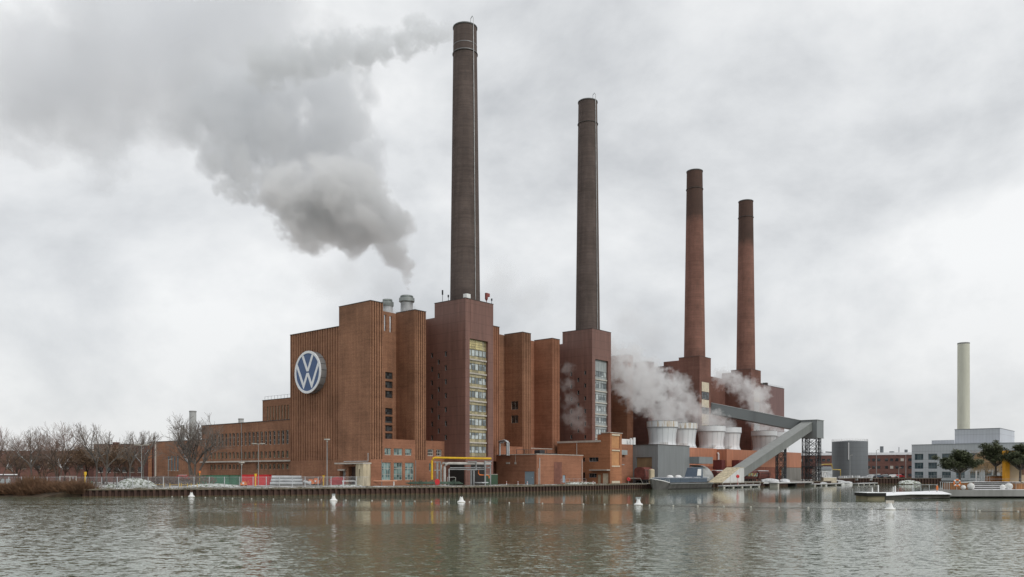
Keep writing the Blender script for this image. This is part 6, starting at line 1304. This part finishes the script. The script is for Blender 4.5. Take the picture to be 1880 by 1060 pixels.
# pines and willow on the terrace
def pine(px, D, z, H, w, seed, label, rot=0, lean=0):
    rn = random.Random(seed); c = V((px - 940) / FOC * D, D, z); t = thing('terrace_pine', c, label, 'tree', 'cloud pruned pines on the terrace'); c = Vector(c)
    segs, pads = [], []
    fork = c + Vector((lean * .3 * RX, lean * .3 * RY, H * .32)); segs.append((c, fork, .24, .19))
    n = 13
    for i in range(n):
        a = 2 * math.pi * i / n + rn.uniform(-.3, .3); rr = w * rn.uniform(.3, 1.0) if i else 0; tip = fork + Vector((math.cos(a) * rr + lean * RX, math.sin(a) * rr + lean * RY, H * (.60 - .36 * (rr / w) ** 2 + rn.uniform(-.07, .06))))
        mid_ = (fork + tip) / 2 + Vector((rn.uniform(-.3, .3), rn.uniform(-.3, .3), -.25)); segs += [(fork, mid_, .13, .09), (mid_, tip, .09, .05)]; pads.append((tip, w * rn.uniform(.24, .36)))
        for k in range(4):
            tp = mid_ + (tip - mid_) * rn.uniform(.2, .9) + Vector((rn.gauss(0, .9), rn.gauss(0, .9), rn.uniform(-.2, 1.3))); segs.append((mid_, tp, .05, .03)); pads.append((tp, w * rn.uniform(.17, .28)))
    v, f = seg_tubes(segs, 6); MB().add([tuple(x) for x in v], f).build('trunk', M['bark_grey'], t)
    m = MB()
    for p_, s in pads:
        for _ in range(int(230 * (s / .8) ** 1.6)):
            while True:
                o = Vector((rn.uniform(-1, 1), rn.uniform(-1, 1), rn.uniform(-1, 1)))
                if o.length < 1: break
            q_ = p_ + Vector((o.x * s * 1.1, o.y * s * 1.1, o.z * s * .8)); a = rn.uniform(0, 6.28); L = rn.uniform(.2, .42); e1 = Vector((math.cos(a), math.sin(a), rn.uniform(-.2, .9))) * L; e2 = Vector((-math.sin(a), math.cos(a), rn.uniform(-.4, .4))) * L * .32
            m.face([tuple(q_ - e2), tuple(q_ + e1), tuple(q_ + e2)])
    m.build('crown', M['pine_leaf'], t); return t
pine(1762, 157.5, 2.7, 6.0, 3.05, 3, 'round topped pine standing in the planter behind the life ring')
pine(1828, 166, 3.9, 6.3, 2.7, 5, 'taller dark pine with thick trunk left of the yellow frame')
pine(1873, 160.5, 2.9, 7.0, 2.9, 8, 'pine overhanging the yellow frame at the picture edge')
TW = bare_tree(12.5, 1.3, 77, .2, 3, .9, .2, name='willow_tree', bark='bark_grey', twig='tan_twig', droop=1.6); TW['_u'] = 0
rn = random.Random(3); w_ = TW.children[1] if TW.children[1].name.startswith('crown') else TW.children[0]
sg = []
for _ in range(900):
    a = rn.uniform(0, 6.28); r = rn.uniform(1.5, 4.6); p0 = Vector((math.cos(a) * r, math.sin(a) * r, 11.5 - r * .7 + rn.uniform(-1.5, .8)))
    for k in range(4): p1 = p0 + Vector((rn.gauss(0, .12) + math.cos(a) * .12, rn.gauss(0, .12) + math.sin(a) * .12, -rn.uniform(.7, 1.4))); sg.append((p0, p1, .02, .016)); p0 = p1
v, f = seg_tubes(sg, 3); me = bpy.data.meshes.new('hanging_twigs'); me.from_pydata([tuple(x) for x in v], [], f); me.materials.append(M['tan_twig']); o = bpy.data.objects.new('hanging_twigs', me); COL.objects.link(o); o.parent = TW
place(TW, 1812, 240, 0, .9, 'pale tan weeping willow between the terrace pines')
for o in bpy.data.objects:
    if '_u' in o: del o['_u']

# ---------------- smoke and steam ----------------
def plume(name, label, blobs, dens, nscale, amp, col, gain=2.2, thr=.12, vox=2.2, aniso=.2, zs=1.0, step=None):
    """blobs: (x, y, z, r). The hull is one closed surface round all of them; density falls to nothing inside it."""
    import bmesh
    bm_ = bmesh.new()
    for x, y, z, r in blobs: bmesh.ops.create_icosphere(bm_, subdivisions=2, radius=r * 1.12, matrix=Matrix.Translation((x, y, z)))
    me = bpy.data.meshes.new(name); bm_.to_mesh(me); bm_.free(); o = bpy.data.objects.new(name, me); COL.objects.link(o)
    md = o.modifiers.new('remesh', 'REMESH'); md.mode = 'VOXEL'; md.voxel_size = vox
    dg = bpy.context.evaluated_depsgraph_get(); me2 = bpy.data.meshes.new_from_object(o.evaluated_get(dg)); o.modifiers.clear(); o.data = me2; me2.name = name
    m = bpy.data.materials.new(name); m.use_nodes = True; nt = m.node_tree; nt.nodes.clear()
    out = N(nt, 'ShaderNodeOutputMaterial'); pv_ = N(nt, 'ShaderNodeVolumePrincipled'); nt.links.new(pv_.outputs[0], out.inputs['Volume'])
    pv_.inputs['Color'].default_value = (*col, 1); pv_.inputs['Anisotropy'].default_value = aniso
    g = N(nt, 'ShaderNodeNewGeometry'); P_ = g.outputs['Position']; acc = None
    for x, y, z, r in blobs:
        d = N(nt, 'ShaderNodeVectorMath', _operation='DISTANCE'); nt.links.new(P_, d.inputs[0]); d.inputs[1].default_value = (x, y, z)
        v = mth(nt, 'MULTIPLY_ADD', d.outputs['Value'], -1.0 / r, 1.0)
        acc = v if acc is None else mth(nt, 'SMOOTH_MAX', acc, v, .25)
    n_ = noise(nt, posn(nt, 1, 1, zs), nscale, 7, .62)
    f_ = mth(nt, 'ADD', acc, mth(nt, 'MULTIPLY', mth(nt, 'SUBTRACT', n_, .5), amp))
    f_ = mth(nt, 'MULTIPLY', mth(nt, 'SUBTRACT', f_, thr), gain); cl = N(nt, 'ShaderNodeClamp'); nt.links.new(f_, cl.inputs[0])
    fd = N(nt, 'ShaderNodeClamp'); nt.links.new(mth(nt, 'MULTIPLY_ADD', acc, 5.0, 0.0), fd.inputs[0])
    nt.links.new(mth(nt, 'MULTIPLY', mth(nt, 'MULTIPLY', cl.outputs[0], fd.outputs[0]), dens), pv_.inputs['Density'])
    me2.materials.clear(); me2.materials.append(m)
    if hasattr(m, 'cycles') and hasattr(m.cycles, 'volume_step_rate'): m.cycles.volume_step_rate = step or 1.0
    return tag(o, label, 'smoke' if 'smoke' in name else 'steam', None, 'stuff')
def B(l, D): return [(*P(px, d if d else D, y), r * (d if d else D) / FOC) for px, y, r, d in [(*b, 0) if len(b) == 3 else b for b in l]]
# the thick roll of vapour drifting left from the roof ventilators
plume('vapour_cloud', 'dense grey white vapour cloud rolling up and left from the roof ventilators',
      B([(747, 532, 9), (748, 518, 12), (748, 504, 17), (743, 484, 28), (731, 460, 42), (712, 430, 58), (686, 402, 76), (655, 378, 88), (610, 366, 92), (565, 384, 90), (530, 356, 72), (588, 420, 58), (650, 428, 56)], 250), .30, .13, 2.2, (.988, .99, .993), 5.0, .26, 2.0, step=.17)
plume('vapour_cloud', 'darker older vapour cloud behind and above the bright dense one',
      B([(645, 300, 84), (600, 250, 110), (520, 255, 114), (455, 260, 100), (418, 280, 74), (500, 190, 115), (600, 180, 105), (560, 330, 80), (410, 190, 110)], 285), .11, .085, 2.8, (.940, .952, .968), 4.0, .26, 3.0, step=.22)
plume('vapour_cloud', 'ragged torn wisps at the lower left edge of the dark vapour cloud',
      B([(408, 300, 34), (425, 335, 46), (455, 350, 46), (490, 335, 46), (515, 350, 40), (440, 300, 50)], 275), .16, .17, 3.4, (.955, .965, .975), 4.5, .36, 2.0, step=.2)
plume('stack_smoke', 'thin grey smoke trail blowing left from the top of the nearest stack',
      B([(843, 52, 11), (832, 56, 17), (815, 60, 25), (792, 68, 33), (762, 60, 40), (735, 78, 40), (700, 84, 42), (665, 92, 46), (630, 92, 46), (590, 100, 46), (545, 108, 54), (490, 115, 60)], 232), .22, .27, 2.6, (.945, .957, .968), 4.5, .24, 1.6, step=.18)
plume('vapour_cloud', 'broad pale vapour bank spreading over the upper left sky',
      B([(480, 130, 150), (380, 110, 180), (250, 120, 190), (330, 30, 170), (580, 140, 130), (90, 150, 190), (440, 20, 150), (180, 230, 140)], 340), .045, .034, 2.6, (.950, .960, .978), 2.6, .22, 5.0, step=.35)
# steam from the cooling towers, blown left across the piers
plume('tower_steam', 'white steam billowing left from the two nearest cooling towers across the brick piers',
      [(257, 146, 23.5, 5.6), (271.5, 146.5, 23.5, 5.6), (262, 149, 27.5, 8), (271, 148, 27, 7), (254, 150.5, 31, 9), (247, 151.5, 35.5, 9), (241.5, 153, 40, 9), (254, 153, 39, 9), (263, 152.5, 36, 9), (239, 155, 45, 8), (266, 156, 43, 7), (250, 154, 46, 7), (246, 150, 29, 6), (242, 152, 33, 6)], .19, .34, 2.6, (.987, .99, .993), 4.5, .34, 1.4, step=.13)
plume('tower_steam', 'steam drifting from the middle cooling towers below the upper conveyor',
      [(295, 146, 23.5, 5.6), (309, 146, 23.5, 5.4), (288, 147.5, 26.5, 7), (281, 149, 30, 8), (276, 150.5, 34, 8), (300, 147, 25.5, 6), (270, 151, 38, 7), (282, 152, 38, 6)], .16, .34, 2.6, (.987, .99, .993), 4.5, .34, 1.4, step=.13)
plume('tower_steam', 'wispy steam from the far cooling towers rising before the farthest tower',
      [(343, 146, 23, 5.6), (357, 146, 23, 5.2), (345, 148, 29, 7.5), (341, 148, 35, 8), (335, 149, 40, 8), (330, 152, 43, 7), (347, 148.5, 39, 6.5), (324, 155, 45, 7), (349, 148, 33, 5)], .17, .32, 2.4, (.987, .99, .993), 4.5, .34, 1.4, step=.13)
plume('roof_steam', 'small wisps of steam in front of the dark tower wall beside the fourth pier',
      [(217, 153.2, 20, 4.0), (216.2, 154.2, 23.5, 4.8), (214.6, 155.6, 22, 4), (215.0, 155.8, 28, 4), (214.6, 156.2, 33, 3.6), (214.8, 156.2, 38, 3.4)], .13, .45, 2.8, (.96, .96, .96), 1.8, .28, .8, step=.25)
plume('roof_steam', 'pale steam hanging round the foot of the roof ventilators',
      [(158.5, 172.5, 45.5, 4.2), (155.5, 175, 48, 4.5), (160.5, 172, 50, 3.6), (153.5, 172, 45, 3.5)], .25, .30, 1.7, (.985, .988, .99), 1.8, .24, .9, step=.25)
plume('vapour_cloud', 'faint vapour drifting behind the nearest stack low over the roof',
      B([(600, 520, 60), (640, 500, 50), (700, 520, 50), (920, 520, 60), (970, 550, 60), (1150, 590, 50), (1190, 625, 50)], 330), .03, .07, 1.7, (.955, .965, .975), 1.5, .22, 4.0, step=.5)
